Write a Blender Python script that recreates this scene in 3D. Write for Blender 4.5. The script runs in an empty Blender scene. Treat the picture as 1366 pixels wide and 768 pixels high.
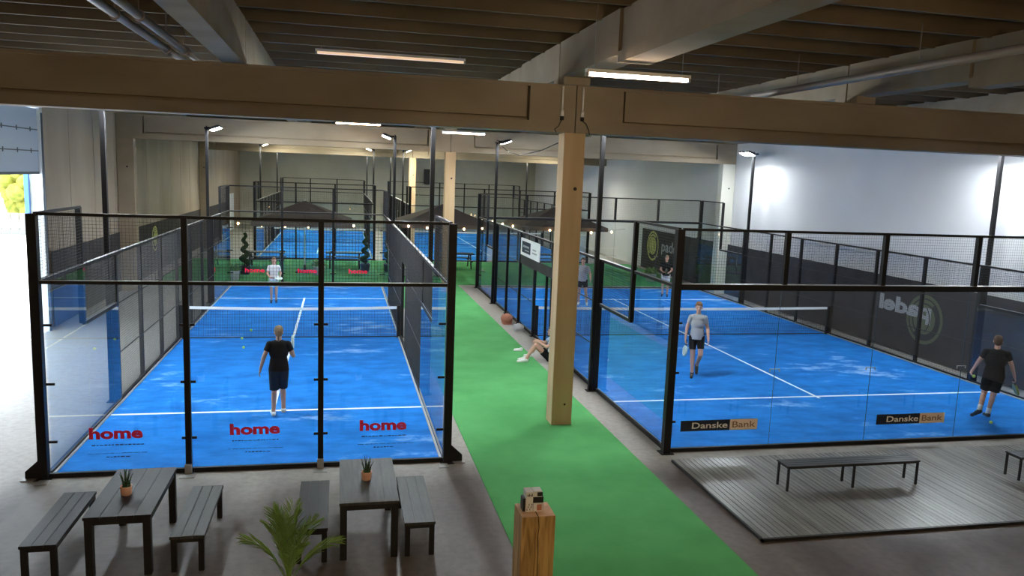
import bpy, bmesh, math, random
from mathutils import Vector, Matrix
PI = math.pi
random.seed(7)
C = bpy.context.scene.collection

# ------------------------------------------------------------------ camera
SW = 1366.0
F_PX, PITCH, YAW, ROLL, CAM_H = 1041.76, .142803, .218682, .0381636, 4.8036
fw = Vector((math.sin(YAW)*math.cos(PITCH), math.cos(YAW)*math.cos(PITCH), -math.sin(PITCH)))
rt = Vector((math.cos(YAW), -math.sin(YAW), 0))
up = rt.cross(fw)
r2 = rt*math.cos(ROLL) + up*math.sin(ROLL)
u2 = -rt*math.sin(ROLL) + up*math.cos(ROLL)
cd = bpy.data.cameras.new('camera'); cam = bpy.data.objects.new('camera', cd); C.objects.link(cam)
cd.sensor_width = 36; cd.lens = F_PX*36/SW; cd.clip_end = 400; cd.clip_start = .05
cam.matrix_world = Matrix(((r2.x, u2.x, -fw.x, 0), (r2.y, u2.y, -fw.y, 0), (r2.z, u2.z, -fw.z, CAM_H), (0, 0, 0, 1)))
bpy.context.scene.camera = cam

# ------------------------------------------------------------------ light and exposure
SKY = 4.0
FLOOD = 330.0         # emission of the court floodlights
TUBE = 26.0           # emission of the ceiling tubes
DOWN = 24.0            # emission of the warm lamps, most of them added unseen above the viewer
sc = bpy.context.scene
sc.cycles.transparent_max_bounces = 48
sc.view_settings.view_transform = 'Standard'; sc.view_settings.look = 'None'
sc.view_settings.gamma = 1; sc.view_settings.exposure = 0.85; sc.view_settings.use_curve_mapping = False
w = bpy.data.worlds.new('world'); sc.world = w; w.use_nodes = True
nt = w.node_tree; bg = nt.nodes['Background']
bg.inputs[0].default_value = (.80, .90, 1, 1); bg.inputs[1].default_value = SKY
sd = bpy.data.lights.new('sun', 'SUN'); sun = bpy.data.objects.new('sun', sd); C.objects.link(sun)
sd.energy = 9; sd.angle = .01; sd.color = (1, .96, .88)
sun.rotation_euler = Vector((.12, .75, .95)).to_track_quat('Z', 'Y').to_euler()

# ------------------------------------------------------------------ materials
MATS = {}
def mat(name, col, rough=.6, metal=0, spec=.5, var=0, scale=3, stretch=(1, 1, 1), col2=None, bump=0, emit=None, es=0, detail=5, lo=.35, hi=.7):
    if name in MATS: return MATS[name]
    m = bpy.data.materials.new(name); m.use_nodes = True; MATS[name] = m
    n = m.node_tree.nodes; l = m.node_tree.links; b = n['Principled BSDF']
    b.inputs['Base Color'].default_value = (*col, 1); b.inputs['Roughness'].default_value = rough
    b.inputs['Metallic'].default_value = metal; b.inputs['Specular IOR Level'].default_value = spec
    if emit: b.inputs['Emission Color'].default_value = (*emit, 1); b.inputs['Emission Strength'].default_value = es
    if var or col2:
        tc = n.new('ShaderNodeTexCoord'); mp = n.new('ShaderNodeMapping'); no = n.new('ShaderNodeTexNoise'); cr = n.new('ShaderNodeValToRGB')
        mp.inputs['Scale'].default_value = stretch; no.inputs['Scale'].default_value = scale; no.inputs['Detail'].default_value = detail
        l.new(tc.outputs['Object'], mp.inputs[0]); l.new(mp.outputs[0], no.inputs[0]); l.new(no.outputs[0], cr.inputs[0])
        c2 = col2 or tuple(c*(1-var) for c in col)
        cr.color_ramp.elements[0].position = lo; cr.color_ramp.elements[1].position = hi
        cr.color_ramp.elements[0].color = (*c2, 1); cr.color_ramp.elements[1].color = (*col, 1)
        l.new(cr.outputs[0], b.inputs['Base Color'])
        if bump:
            bp = n.new('ShaderNodeBump'); bp.inputs['Strength'].default_value = bump; bp.inputs['Distance'].default_value = .01
            l.new(no.outputs[0], bp.inputs['Height']); l.new(bp.outputs[0], b.inputs['Normal'])
    return m

def glass_mat(name, tint, refl=1.0):
    m = bpy.data.materials.new(name); m.use_nodes = True; MATS[name] = m
    n = m.node_tree.nodes; l = m.node_tree.links; n.clear()
    out = n.new('ShaderNodeOutputMaterial'); mx = n.new('ShaderNodeMixShader'); tr = n.new('ShaderNodeBsdfTransparent'); gl = n.new('ShaderNodeBsdfGlossy')
    fr = n.new('ShaderNodeFresnel'); fr.inputs[0].default_value = 1.5; mt = n.new('ShaderNodeMath'); mt.operation = 'MULTIPLY'; mt.inputs[1].default_value = refl
    # both skins of the pane reflect; the outer skin carries both reflections so that no false total reflection arises inside
    ge = n.new('ShaderNodeNewGeometry'); inv = n.new('ShaderNodeMath'); inv.operation = 'SUBTRACT'; inv.inputs[0].default_value = 1; l.new(ge.outputs['Backfacing'], inv.inputs[1])
    m2 = n.new('ShaderNodeMath'); m2.operation = 'MULTIPLY'; m2.use_clamp = True
    tr.inputs[0].default_value = (*tint, 1); gl.inputs['Roughness'].default_value = 0.0
    l.new(fr.outputs[0], mt.inputs[0]); l.new(mt.outputs[0], m2.inputs[0]); l.new(inv.outputs[0], m2.inputs[1]); l.new(m2.outputs[0], mx.inputs[0]); l.new(tr.outputs[0], mx.inputs[1]); l.new(gl.outputs[0], mx.inputs[2]); l.new(mx.outputs[0], out.inputs[0])
    return m
M = MATS
glass_mat('pane_glass', (.955, .985, .992), 1.6)
mat('black_steel', (.007, .007, .008), .5, 0, .3)
mat('dark_steel', (.03, .03, .035), .4)
mat('wire', (.014, .014, .015), .5)
mat('joint_seal', (.03, .07, .12), .5)
mat('pale_highlight', (.42, .42, .42), .4, .3)  # pale tone for light painted as strips on rails and glass foot
mat('grey_steel', (.38, .38, .37), .45, .6)
mat('turf_green', (.115, .42, .145), .9, spec=.1, col2=(.085, .34, .110), scale=1.0, detail=9)
mat('line_white', (.82, .88, .95), .8)
mat('net_white', (.85, .87, .87), .7)
mat('net_cord', (.02, .02, .025), .8)
mat('concrete_wall', (.40, .34, .26), .85, col2=(.30, .25, .19), scale=.6, stretch=(1, 1, .3), bump=.2)
mat('panel_wall', (.44, .44, .38), .85, col2=(.36, .36, .30), scale=.5, bump=.1)
mat('white_wall', (.66, .67, .68), .7, col2=(.60, .61, .62), scale=.4)
mat('beam_concrete', (.34, .28, .20), .85, col2=(.25, .20, .135), scale=1.1, stretch=(.5, 1, 1), bump=.15, detail=8)
mat('column_concrete', (.58, .42, .25), .8, col2=(.48, .34, .19), scale=1.6, stretch=(2, 2, .25), bump=.1)
mat('deck_steel', (.19, .145, .09), .7, col2=(.13, .10, .06), scale=.6)
mat('pipe', (.30, .27, .25), .45, .3)
mat('black_wood', (.020, .021, .024), .46, col2=(.012, .012, .014), scale=5, stretch=(6, .5, 1), spec=.4, detail=6)
mat('grey_wood', (.066, .071, .066), .48, col2=(.035, .038, .037), scale=5, stretch=(6, .5, 1), spec=.5, detail=6)
mat('leg_black', (.010, .010, .011), .5)
mat('deck_board', (.28, .275, .255), .34, col2=(.12, .117, .105), scale=1.6, stretch=(7, .35, 1), spec=.6, detail=7)
mat('terracotta', (.86, .52, .40), .7)
mat('leaf_dark', (.030, .085, .030), .5)
mat('leaf_green', (.26, .46, .11), .5, var=.35, scale=8)
mat('foliage', (.50, .46, .09), .9, col2=(.20, .24, .03), scale=2.5, bump=.6)
mat('topiary', (.022, .055, .018), .9, col2=(.010, .028, .010), scale=9, bump=.6)
mat('soil', (.03, .02, .015), .95)
mat('skin', (.62, .36, .27), .6)
mat('lips', (.48, .2, .17), .6)
mat('eye', (.03, .02, .015), .3)
mat('cloth_black', (.010, .011, .012), .9, spec=.15)
mat('cloth_navy', (.012, .028, .040), .9, spec=.15)
mat('cloth_grey', (.40, .41, .43), .9, spec=.1)
mat('cloth_white', (.74, .76, .76), .9, spec=.1)
mat('cloth_mint', (.62, .78, .66), .9, spec=.1)
mat('cloth_blue', (.50, .66, .80), .9, spec=.1)
mat('shoe_white', (.78, .78, .78), .6)
mat('shoe_black', (.015, .015, .018), .6)
mat('shoe_navy', (.03, .04, .10), .6)
mat('hair_blonde', (.32, .215, .11), .7, var=.3, scale=40)
mat('hair_brown', (.14, .075, .04), .7, var=.3, scale=40)
mat('hair_dark', (.03, .02, .015), .7)
mat('hair_ginger', (.22, .10, .045), .7)
mat('racket_pale', (.62, .74, .70), .4)
mat('racket_dark', (.03, .04, .03), .4)
mat('racket_lime', (.30, .34, .06), .4)
mat('ball', (.62, .80, .18), .8)
mat('red', (.95, .012, .06), .6)
mat('navy', (.004, .012, .035), .6)
mat('beige', (.93, .82, .68), .6)
mat('brown_ink', (.30, .17, .10), .6)
mat('white_ink', (.95, .95, .95), .6)
mat('grey_ink', (.42, .43, .44), .7)
mat('dark_ink', (.03, .04, .10), .7)
mat('lime_ink', (.50, .52, .16), .7)
mat('olive_ink', (.13, .15, .08), .7)
mat('screen_cloth', (.066, .064, .064), .9, var=.25, scale=2, spec=.15)
mat('canopy', (.12, .10, .088), .9, spec=.1)
mat('bag_rust', (.42, .17, .11), .8)
mat('bag_grey', (.42, .42, .42), .8)
mat('door_panel', (.40, .50, .62), .5)
mat('door_seal', (.08, .10, .13), .6)
mat('blue_frame', (.08, .22, .60), .5)
mat('white_frame', (.75, .80, .83), .5)
mat('white_lamp', (.8, .8, .8), .4)
mat('flood_lens', (1, 1, 1), .4, emit=(.92, .97, 1), es=FLOOD)
mat('flood_lens_far', (1, 1, 1), .4, emit=(1, .97, .78), es=FLOOD*2.4)
mat('tube_glow', (1, 1, 1), .4, emit=(1, .78, .62), es=TUBE)
mat('tube_warm', (1, 1, 1), .4, emit=(1, .70, .40), es=DOWN)
mat('tube_soft', (1, 1, 1), .4, emit=(1, .62, .34), es=.38)
mat('bulb_glow', (1, 1, 1), .4, emit=(1, .55, .25), es=22)
mat('asphalt', (.72, .72, .72), .9)
mat('paint_white', (.62, .62, .62), .8)
mat('fence_white', (.22, .215, .20), .8)
mat('plaster_edge', (.60, .60, .52), .8)
mat('net_mesh', (.02, .02, .02), .8)

def floor_mat():
    m = bpy.data.materials.new('floor_concrete'); m.use_nodes = True; MATS['floor_concrete'] = m
    n = m.node_tree.nodes; l = m.node_tree.links; b = n['Principled BSDF']
    tc = n.new('ShaderNodeTexCoord'); a = n.new('ShaderNodeTexNoise'); c = n.new('ShaderNodeTexNoise'); mp = n.new('ShaderNodeMapping')
    mp.inputs['Scale'].default_value = (1.4, .35, 1); l.new(tc.outputs['Object'], mp.inputs[0]); l.new(mp.outputs[0], a.inputs[0]); l.new(tc.outputs['Object'], c.inputs[0])
    a.inputs['Scale'].default_value = .9; a.inputs['Detail'].default_value = 8; c.inputs['Scale'].default_value = 9; c.inputs['Detail'].default_value = 8
    ra = n.new('ShaderNodeValToRGB'); ra.color_ramp.elements[0].position = .35; ra.color_ramp.elements[1].position = .68
    ra.color_ramp.elements[0].color = (.110, .090, .080, 1); ra.color_ramp.elements[1].color = (.215, .190, .172, 1)
    mx = n.new('ShaderNodeMixRGB'); mx.blend_type = 'MULTIPLY'; mx.inputs[0].default_value = .5
    rb = n.new('ShaderNodeValToRGB'); rb.color_ramp.elements[0].position = .3; rb.color_ramp.elements[0].color = (.6, .6, .6, 1); rb.color_ramp.elements[1].position = .6
    sp = n.new('ShaderNodeSeparateXYZ'); l.new(tc.outputs['Object'], sp.inputs[0])
    w1 = n.new('ShaderNodeMath'); w1.operation = 'MULTIPLY_ADD'; w1.inputs[1].default_value = 1.6; l.new(a.outputs[0], w1.inputs[0]); l.new(sp.outputs['Y'], w1.inputs[2])
    dr = n.new('ShaderNodeMapRange'); dr.inputs['From Min'].default_value = 12.2; dr.inputs['From Max'].default_value = 13.1; l.new(w1.outputs[0], dr.inputs['Value'])
    du = n.new('ShaderNodeMixRGB'); du.inputs[2].default_value = (.42, .40, .36, 1); dm = n.new('ShaderNodeMath'); dm.operation = 'MULTIPLY'; dm.inputs[1].default_value = .75
    l.new(dr.outputs[0], dm.inputs[0]); l.new(dm.outputs[0], du.inputs[0]); l.new(ra.outputs[0], du.inputs[1])
    l.new(a.outputs[0], ra.inputs[0]); l.new(c.outputs[0], rb.inputs[0]); l.new(du.outputs[0], mx.inputs[1]); l.new(rb.outputs[0], mx.inputs[2]); l.new(mx.outputs[0], b.inputs['Base Color'])
    b.inputs['Roughness'].default_value = .48; b.inputs['Specular IOR Level'].default_value = .4
def turf_mat():
    # blue sanded turf: sand streaks gather in worn, stretched patches
    m = bpy.data.materials.new('turf_blue'); m.use_nodes = True; MATS['turf_blue'] = m
    n = m.node_tree.nodes; l = m.node_tree.links; b = n['Principled BSDF']
    tc = n.new('ShaderNodeTexCoord'); mp = n.new('ShaderNodeMapping'); mp.inputs['Scale'].default_value = (.8, 1.5, 1)
    a = n.new('ShaderNodeTexNoise'); a.inputs['Scale'].default_value = 1.5; a.inputs['Detail'].default_value = 9; a.inputs['Roughness'].default_value = .62
    big = n.new('ShaderNodeTexNoise'); big.inputs['Scale'].default_value = .28; big.inputs['Detail'].default_value = 2
    l.new(tc.outputs['Object'], mp.inputs[0]); l.new(mp.outputs[0], a.inputs[0]); l.new(tc.outputs['Object'], big.inputs[0])
    ml = n.new('ShaderNodeMath'); ml.operation = 'MULTIPLY'; l.new(a.outputs[0], ml.inputs[0]); l.new(big.outputs[0], ml.inputs[1])
    r = n.new('ShaderNodeValToRGB'); r.color_ramp.elements[0].position = .31; r.color_ramp.elements[0].color = (0, 0, 0, 1); r.color_ramp.elements[1].position = .50
    l.new(ml.outputs[0], r.inputs[0])
    c = n.new('ShaderNodeValToRGB'); c.color_ramp.elements[0].color = (.010, .150, .52, 1); c.color_ramp.elements[1].color = (.018, .225, .70, 1)
    c.color_ramp.elements[0].position = .35; c.color_ramp.elements[1].position = .6; l.new(a.outputs[0], c.inputs[0])
    mx = n.new('ShaderNodeMixRGB'); mx.inputs[2].default_value = (.42, .60, .85, 1); l.new(r.outputs[0], mx.inputs[0]); l.new(c.outputs[0], mx.inputs[1]); l.new(mx.outputs[0], b.inputs['Base Color'])
    b.inputs['Roughness'].default_value = .95; b.inputs['Specular IOR Level'].default_value = .08
def wood_mat():
    m = bpy.data.materials.new('timber'); m.use_nodes = True; MATS['timber'] = m
    n = m.node_tree.nodes; l = m.node_tree.links; b = n['Principled BSDF']
    tc = n.new('ShaderNodeTexCoord'); mp = n.new('ShaderNodeMapping'); mp.inputs['Scale'].default_value = (9, 9, .7)
    a = n.new('ShaderNodeTexNoise'); a.inputs['Scale'].default_value = 1.4; a.inputs['Detail'].default_value = 6; a.inputs['Distortion'].default_value = 1.5
    l.new(tc.outputs['Object'], mp.inputs[0]); l.new(mp.outputs[0], a.inputs[0])
    r = n.new('ShaderNodeValToRGB'); r.color_ramp.elements[0].position = .32; r.color_ramp.elements[0].color = (.22, .12, .035, 1); r.color_ramp.elements[1].position = .66; r.color_ramp.elements[1].color = (.55, .34, .13, 1)
    l.new(a.outputs[0], r.inputs[0]); l.new(r.outputs[0], b.inputs['Base Color']); b.inputs['Roughness'].default_value = .65
floor_mat(); turf_mat(); wood_mat()
mat('timber_end', (.80, .52, .32), .7, var=.2, scale=12)

# ------------------------------------------------------------------ helpers
class MB:
    def __init__(s): s.v = []; s.f = []; s.mi = []; s.sm = []; s.cur = 0
    def add(s, vs, fs, smooth=False):
        o = len(s.v); s.v += [tuple(p) for p in vs]
        for f in fs: s.f.append([i+o for i in f]); s.mi.append(s.cur); s.sm.append(smooth)
        return s
    def box(s, x0, y0, z0, x1, y1, z1):
        x0, x1 = sorted((x0, x1)); y0, y1 = sorted((y0, y1)); z0, z1 = sorted((z0, z1))
        return s.add([(x0,y0,z0),(x1,y0,z0),(x1,y1,z0),(x0,y1,z0),(x0,y0,z1),(x1,y0,z1),(x1,y1,z1),(x0,y1,z1)],
                     [(0,3,2,1),(4,5,6,7),(0,1,5,4),(1,2,6,5),(2,3,7,6),(3,0,4,7)])
    def tube(s, a, b, r0, r1=None, n=10, cap=True, smooth=True):
        a = Vector(a); b = Vector(b); r1 = r0 if r1 is None else r1
        d = (b-a).normalized(); t = Vector((0,0,1)) if abs(d.z) < .9 else Vector((1,0,0))
        p = d.cross(t).normalized(); q = d.cross(p)
        vs = [a+(p*math.cos(2*PI*i/n)+q*math.sin(2*PI*i/n))*r0 for i in range(n)]+[b+(p*math.cos(2*PI*i/n)+q*math.sin(2*PI*i/n))*r1 for i in range(n)]
        s.add(vs, [(i,(i+1)%n,n+(i+1)%n,n+i) for i in range(n)], smooth)
        if cap: o = len(s.v)-2*n; s.f += [[o+i for i in range(n)][::-1], [o+n+i for i in range(n)]]; s.mi += [s.cur]*2; s.sm += [False]*2
        return s
    def lathe(s, c, prof, n=20, smooth=True):
        c = Vector(c); vs = []; fs = []
        for r, z in prof: vs += [c+Vector((r*math.cos(2*PI*i/n), r*math.sin(2*PI*i/n), z)) for i in range(n)]
        for k in range(len(prof)-1): fs += [(k*n+i, k*n+(i+1)%n, (k+1)*n+(i+1)%n, (k+1)*n+i) for i in range(n)]
        fs += [tuple(range(n))[::-1], tuple((len(prof)-1)*n+i for i in range(n))]
        return s.add(vs, fs, smooth)
    def ell(s, c, r, n=14, m=9, rot=None):
        c = Vector(c); vs = []; fs = []
        for j in range(m+1):
            t = PI*j/m
            for i in range(n):
                p = 2*PI*i/n; q = Vector((r[0]*math.sin(t)*math.cos(p), r[1]*math.sin(t)*math.sin(p), r[2]*math.cos(t)))
                if rot: q = rot @ q
                vs.append(c+q)
        for j in range(m): fs += [(j*n+i, (j+1)*n+i, (j+1)*n+(i+1)%n, j*n+(i+1)%n) for i in range(n)]
        return s.add(vs, fs, True)
    def quad(s, a, b, c, d): return s.add([a,b,c,d], [(0,1,2,3)])
    def wire(s, a, b, r):      # thin square rod without caps
        a = Vector(a); b = Vector(b); d = (b-a).normalized(); t = Vector((0,0,1)) if abs(d.z) < .9 else Vector((1,0,0))
        p = d.cross(t).normalized()*r; q = d.cross(p).normalized()*r
        return s.add([a+p,a+q,a-p,a-q,b+p,b+q,b-p,b-q], [(0,1,5,4),(1,2,6,5),(2,3,7,6),(3,0,4,7)])
    def mesh(s, name, mats):
        me = bpy.data.meshes.new(name); me.from_pydata(s.v, [], s.f); me.update()
        for m_ in (mats if isinstance(mats, (list, tuple)) else [mats]): me.materials.append(m_)
        me.polygons.foreach_set('material_index', s.mi); me.polygons.foreach_set('use_smooth', s.sm)
        bm = bmesh.new(); bm.from_mesh(me); bmesh.ops.remove_doubles(bm, verts=bm.verts, dist=1e-6); bmesh.ops.recalc_face_normals(bm, faces=bm.faces); bm.to_mesh(me); bm.free()
        return me
    def build(s, name, mats, parent=None, bevel=0):
        """coordinates are in the scene when there is no parent, else relative to the scene too (shifted to the parent)"""
        o = bpy.data.objects.new(name, s.mesh(name, mats)); C.objects.link(o)
        if parent is not None:
            o.parent = parent; off = wloc(parent)
            if off.length > 0: o.data.transform(Matrix.Translation(-off))
        if bevel:
            b = o.modifiers.new('bevel', 'BEVEL'); b.width = bevel; b.segments = 2; b.limit_method = 'ANGLE'
        return o
def wloc(o):
    v = Vector((0,0,0))
    while o is not None: v += o.location; o = o.parent
    return v
def tag(o, label=None, cat=None, group=None, kind=None):
    if label: o['label'] = label
    if cat: o['category'] = cat
    if group: o['group'] = group
    if kind: o['kind'] = kind
    return o
def thing(name, label, cat, loc=(0,0,0), group=None, kind=None):
    o = bpy.data.objects.new(name, None); C.objects.link(o); o.location = loc; o.empty_display_size = .1
    return tag(o, label, cat, group, kind)
def dup(root, loc, label, rotz=None, group=None):
    def rec(o, parent):
        c = o.copy(); C.objects.link(c); c.parent = parent
        for ch in o.children: rec(ch, c)
        return c
    r = rec(root, None); r.location = loc
    if rotz is not None: r.rotation_euler.z = rotz
    r['label'] = label
    if group: r['group'] = group
    return r
def struct(name, mb, m, label, cat):
    return tag(mb.build(name, m), label, cat, None, 'structure')
def text_mesh(name, body, m, parent, width, height, place, bold=0., shear=0, mirror=False, spacing=1.0, depth=.001):
    """flat lettering fitted into width x height; place = matrix from letter plane (x right, y up, z towards reader)"""
    cu = bpy.data.curves.new(name, 'FONT'); cu.body = body; cu.size = 1; cu.offset = bold; cu.extrude = 0; cu.shear = shear; cu.space_character = spacing; cu.resolution_u = 3
    ob = bpy.data.objects.new(name+'_tmp', cu); C.objects.link(ob)
    dg = bpy.context.evaluated_depsgraph_get(); dg.update(); me = bpy.data.meshes.new_from_object(ob.evaluated_get(dg))
    bpy.data.objects.remove(ob); bpy.data.curves.remove(cu)
    xs = [v.co.x for v in me.vertices]; ys = [v.co.y for v in me.vertices]
    x0, x1, y0, y1 = min(xs), max(xs), min(ys), max(ys)
    for v in me.vertices:
        v.co.x = (v.co.x-x0)/(x1-x0)*width; v.co.y = (v.co.y-y0)/(y1-y0)*height; v.co.z = 0
        if mirror: v.co.x = width-v.co.x
    me.transform(place); me.materials.clear(); me.materials.append(m); me.name = name
    o = bpy.data.objects.new(name, me); C.objects.link(o)
    if parent is not None:
        o.parent = parent; me.transform(Matrix.Translation(-wloc(parent)))
    return o

# ------------------------------------------------------------------ setting: shell of the hall
XW0, XW1, YB, YF, ZC = -8.0, 16.6, 67.0, -4.0, 7.25
ROWS = (14.2, 31.2, 48.2)           # front faces of the cross beams
b = MB(); b.box(XW0, YF, -.25, XW1, YB, 0); struct('floor', b, M['floor_concrete'], 'grey stained concrete floor of the hall', 'floor')
# trapezoidal roof deck with deep ribs running across the hall
b = MB(); per = 1.17; y = YF-.3; prof = []
while y < YB:
    prof += [(y, ZC), (y+.07, ZC), (y+.12, ZC+.36), (y+1.15, ZC+.36)]; y += per
prof.append((YB+.3, ZC)); n = len(prof)
vs = [(XW0-.3, p[0], p[1]) for p in prof]+[(XW1+.3, p[0], p[1]) for p in prof]
b.add(vs, [(i, i+1, n+i+1, n+i) for i in range(n-1)])
b.box(XW0-.4, YF-.4, ZC+.40, XW1+.4, YB+.4, ZC+.6)
struct('ceiling', b, M['deck_steel'], 'dark brown ribbed roof deck over the courts', 'ceiling')
# left wall with the goods door opening
DY0, DY1, DZ = 15.6, 23.75, 6.15
def panel_wall(name, x, y0, y1, z0, z1, th, pw, m, label, sgn):
    b = MB(); y = y0
    while y < y1-.01:
        e = min(y+pw, y1); b.box(x, y+.012, z0, x-sgn*th, e-.012, z1); y = e
    b.box(x-sgn*.03, y0, z0, x-sgn*th, y1, z1)
    return struct(name, b, m, label, 'wall')
b = MB(); y = YF
segs = [(YF, DY0, 0, ZC+.35), (DY1, YB+.04, 0, ZC+.35), (DY0, DY1, DZ, ZC+.35)]
for y0, y1, z0, z1 in segs:
    y = y0
    while y < y1-.01:
        e = min(y+2.4, y1); b.box(XW0, y+.015, z0, XW0-.25, e-.015, z1); y = e
    b.box(XW0-.04, y0, z0, XW0-.25, y1, z1)
struct('wall_left', b, M['concrete_wall'], 'brown grey concrete panel wall left of the courts', 'wall')
b = MB(); x = XW0
while x < XW1-.01:
    e = min(x+2.4, XW1); b.box(x+.02, YB, 0, e-.02, YB+.25, ZC+.35); x = e
b.box(XW0-.25, YB+.04, 0, XW1+.25, YB+.25, ZC+.35)
struct('wall_back', b, M['panel_wall'], 'grey green panelled wall at the far end of the hall', 'wall')
b = MB(); b.box(XW1, YF, 0, XW1+.25, YB+.04, ZC+.35); struct('wall_right', b, M['white_wall'], 'white wall right of the courts', 'wall')
b = MB(); b.box(XW0-.25, YF-.25, 0, XW1+.25, YF, ZC+.35); struct('wall_front', b, M['panel_wall'], 'grey wall behind the viewer', 'wall')

# columns
def column(x0, x1, y, top, m, label, foot=0):
    b = MB(); b.box(x0, y, 0, x1, y+.40, top)
    o = b.build('concrete_column', [m], None, bevel=.012)
    for hz_, hr2 in ((4.6, .035), (.42, .022)): b = MB(); b.tube(((x0+x1)/2+.05, y+.002, hz_), ((x0+x1)/2+.05, y-.003, hz_), hr2, n=12); b.build('anchor_hole', M['soil'], o)
    return tag(o, label, 'column', None, 'structure')
BOT = 5.63
column(4.04, 4.45, ROWS[0], BOT, M['column_concrete'], 'nearest concrete column, standing on the green carpet between the two front courts')
column(4.04, 4.45, ROWS[1], BOT, M['column_concrete'], 'second concrete column, far down the green corridor')
column(4.04, 4.45, ROWS[2], BOT, M['column_concrete'], 'third concrete column, farthest back among the rear courts')
column(-7.98, -7.40, ROWS[1], BOT, M['beam_concrete'], 'concrete column against the left wall carrying the second cross beam')
column(16.00, 16.59, ROWS[1], BOT, M['plaster_edge'], 'pale column against the white right wall carrying the second cross beam')
column(-7.98, -7.55, ROWS[2], BOT, M['beam_concrete'], 'concrete column against the left wall carrying the third cross beam')
# cross beams with recessed webs, one per bay
def cross_beam(x0, x1, y, lab):
    b = MB(); z0, z1 = BOT, 6.47; d = .46
    b.box(x0+.01, y, z0, x1-.01, y+d, z0+.19)                       # bottom flange
    b.box(x0+.01, y+.16, z0+.19, x1-.01, y+d-.16, z1)               # web core behind the groove
    b.box(x0+.97, y+.035, z0+.25, x1-.93, y+d-.035, z1)             # web face
    for xa, xb in ((x0+.01, x0+.92), (x1-.88, x1-.01)): b.box(xa, y+.0005, z0+.18, xb, y+d-.0005, z1)
    b.box(x0+.01, y-.01, z1-.035, x1-.01, y+d+.01, z1+.02)
    return tag(b.build('concrete_beam', M['beam_concrete']), lab, 'beam', None, 'structure')
XC = 4.24
cross_beam(XW0, XC, ROWS[0], 'nearest concrete cross beam, half left of the column')
cross_beam(XC, XW1, ROWS[0], 'nearest concrete cross beam, half right of the column')
cross_beam(XW0, XC, ROWS[1], 'second concrete cross beam behind the left front court, left half')
cross_beam(XC, XW1, ROWS[1], 'second concrete cross beam behind the right front court, right half')
cross_beam(XW0, XC, ROWS[2], 'farthest concrete cross beam over the rear courts, left half')
cross_beam(XC, XW1, ROWS[2], 'farthest concrete cross beam over the rear courts, right half')
# long roof beams resting on the cross beams
def roof_beam(xc, wd, y0, y1, lab):
    b = MB(); z0 = 6.50; x0, x1 = xc-wd/2, xc+wd/2
    if xc < 0 or xc > 12:
        b.box(x0, y0+.02, z0, x1, y1-.02, ZC+.02); return tag(b.build('roof_beam', M['beam_concrete']), lab, 'beam', None, 'structure')
    b.box(x0, y0+3.2, z0, x1, y1-3.2, z0+.16)
    b.box(x0+.05, y0+3.2, z0+.16, x1-.05, y1-3.2, ZC+.02)
    b.box(x0, y0+.02, z0+.12, x1, y0+3.2, ZC+.02); b.box(x0, y1-3.2, z0+.12, x1, y1-.02, ZC+.02)
    b.box(x0, y0+.02, z0-.015, x1, y0+.35, z0+.13); b.box(x0, y1-.35, z0-.015, x1, y1-.02, z0+.13)
    return tag(b.build('roof_beam', M['beam_concrete']), lab, 'beam', None, 'structure')
for xc, wd, nm in ((-1.78, .36, 'over the left court'), (4.2, .50, 'over the green corridor'), (10.2, .42, 'over the right court'), (16.3, .5, 'along the white right wall')):
    roof_beam(xc, wd, -3.0, ROWS[0]+.23, 'concrete roof beam %s, nearest span' % nm)
    roof_beam(xc, wd, ROWS[0]+.23, ROWS[1]+.23, 'concrete roof beam %s, second span' % nm)
    roof_beam(xc, wd, ROWS[1]+.23, ROWS[2]+.23, 'concrete roof beam %s, third span' % nm)
# services under the roof
for x, z, yy, lab in ((-2.78, 6.62, 16, 'left one of two parallel grey pipes under the roof'), (-2.50, 6.62, 16, 'right one of two parallel grey pipes under the roof, beside the left roof beam')):
    b = MB(); b.tube((x, -2, z), (x, yy, z), .055, n=12)
    for k in range(6): b.tube((x, -1+k*3, z), (x, -1+k*3, ZC), .008, n=6); b.tube((x, -1.03+k*3, z), (x, -.97+k*3, z), .075, n=12)
    tag(b.build('ceiling_pipe', M['pipe']), lab, 'pipe', 'pipes under the roof')
b = MB(); b.tube((8.35, 3, 6.62), (8.35, 26, 6.62), .065, n=12)
for k in range(7): b.tube((8.35, 4+k*3.2, 6.62), (8.35, 4+k*3.2, ZC), .008, n=6)
tag(b.build('ceiling_pipe', M['pipe']), 'reddish grey pipe under the roof right of the middle roof beam', 'pipe', 'pipes under the roof')

# goods door in the left wall: raised sectional panels, track, frame
b = MB()
for y0, y1 in ((DY1-.04, DY1+.16), (DY0-.16, DY0+.04)): b.box(XW0-.25, y0, 0, XW0+.05, y1, DZ)
b.box(XW0-.25, DY0, DZ-.02, XW0+.05, DY1, DZ+.14)
f = b.build('door_frame', M['white_frame']); 
droot = thing('door_1', 'half raised pale blue sectional goods door in the left wall', 'door', (XW0, DY1, 0), kind='structure')
f.parent = droot; f.data.transform(Matrix.Translation((-XW0, -DY1, 0)))
b = MB(); z = 4.42
while z < 6.1:
    b.box(XW0-.02, DY0+.05, z+.012, XW0-.07, DY1-.05, min(z+.56, 6.14)-.012); b.box(XW0-.03, DY0+.05, z, XW0-.06, DY1-.05, min(z+.56, 6.14)); z += .56
b.build('door_leaf', M['door_panel'], droot)
b = MB(); b.box(XW0-.01, DY0+.05, 4.36, XW0-.08, DY1-.05, 4.43)
for zz in (4.98, 5.54):
    b.box(XW0-.012, DY0+.05, zz-.014, XW0-.022, DY1-.05, zz+.014)
    for yy in (23.2, 22.3, 21.4, 20.5, 19.6): b.box(XW0-.008, yy-.02, zz-.06, XW0-.03, yy+.02, zz+.06)
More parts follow.
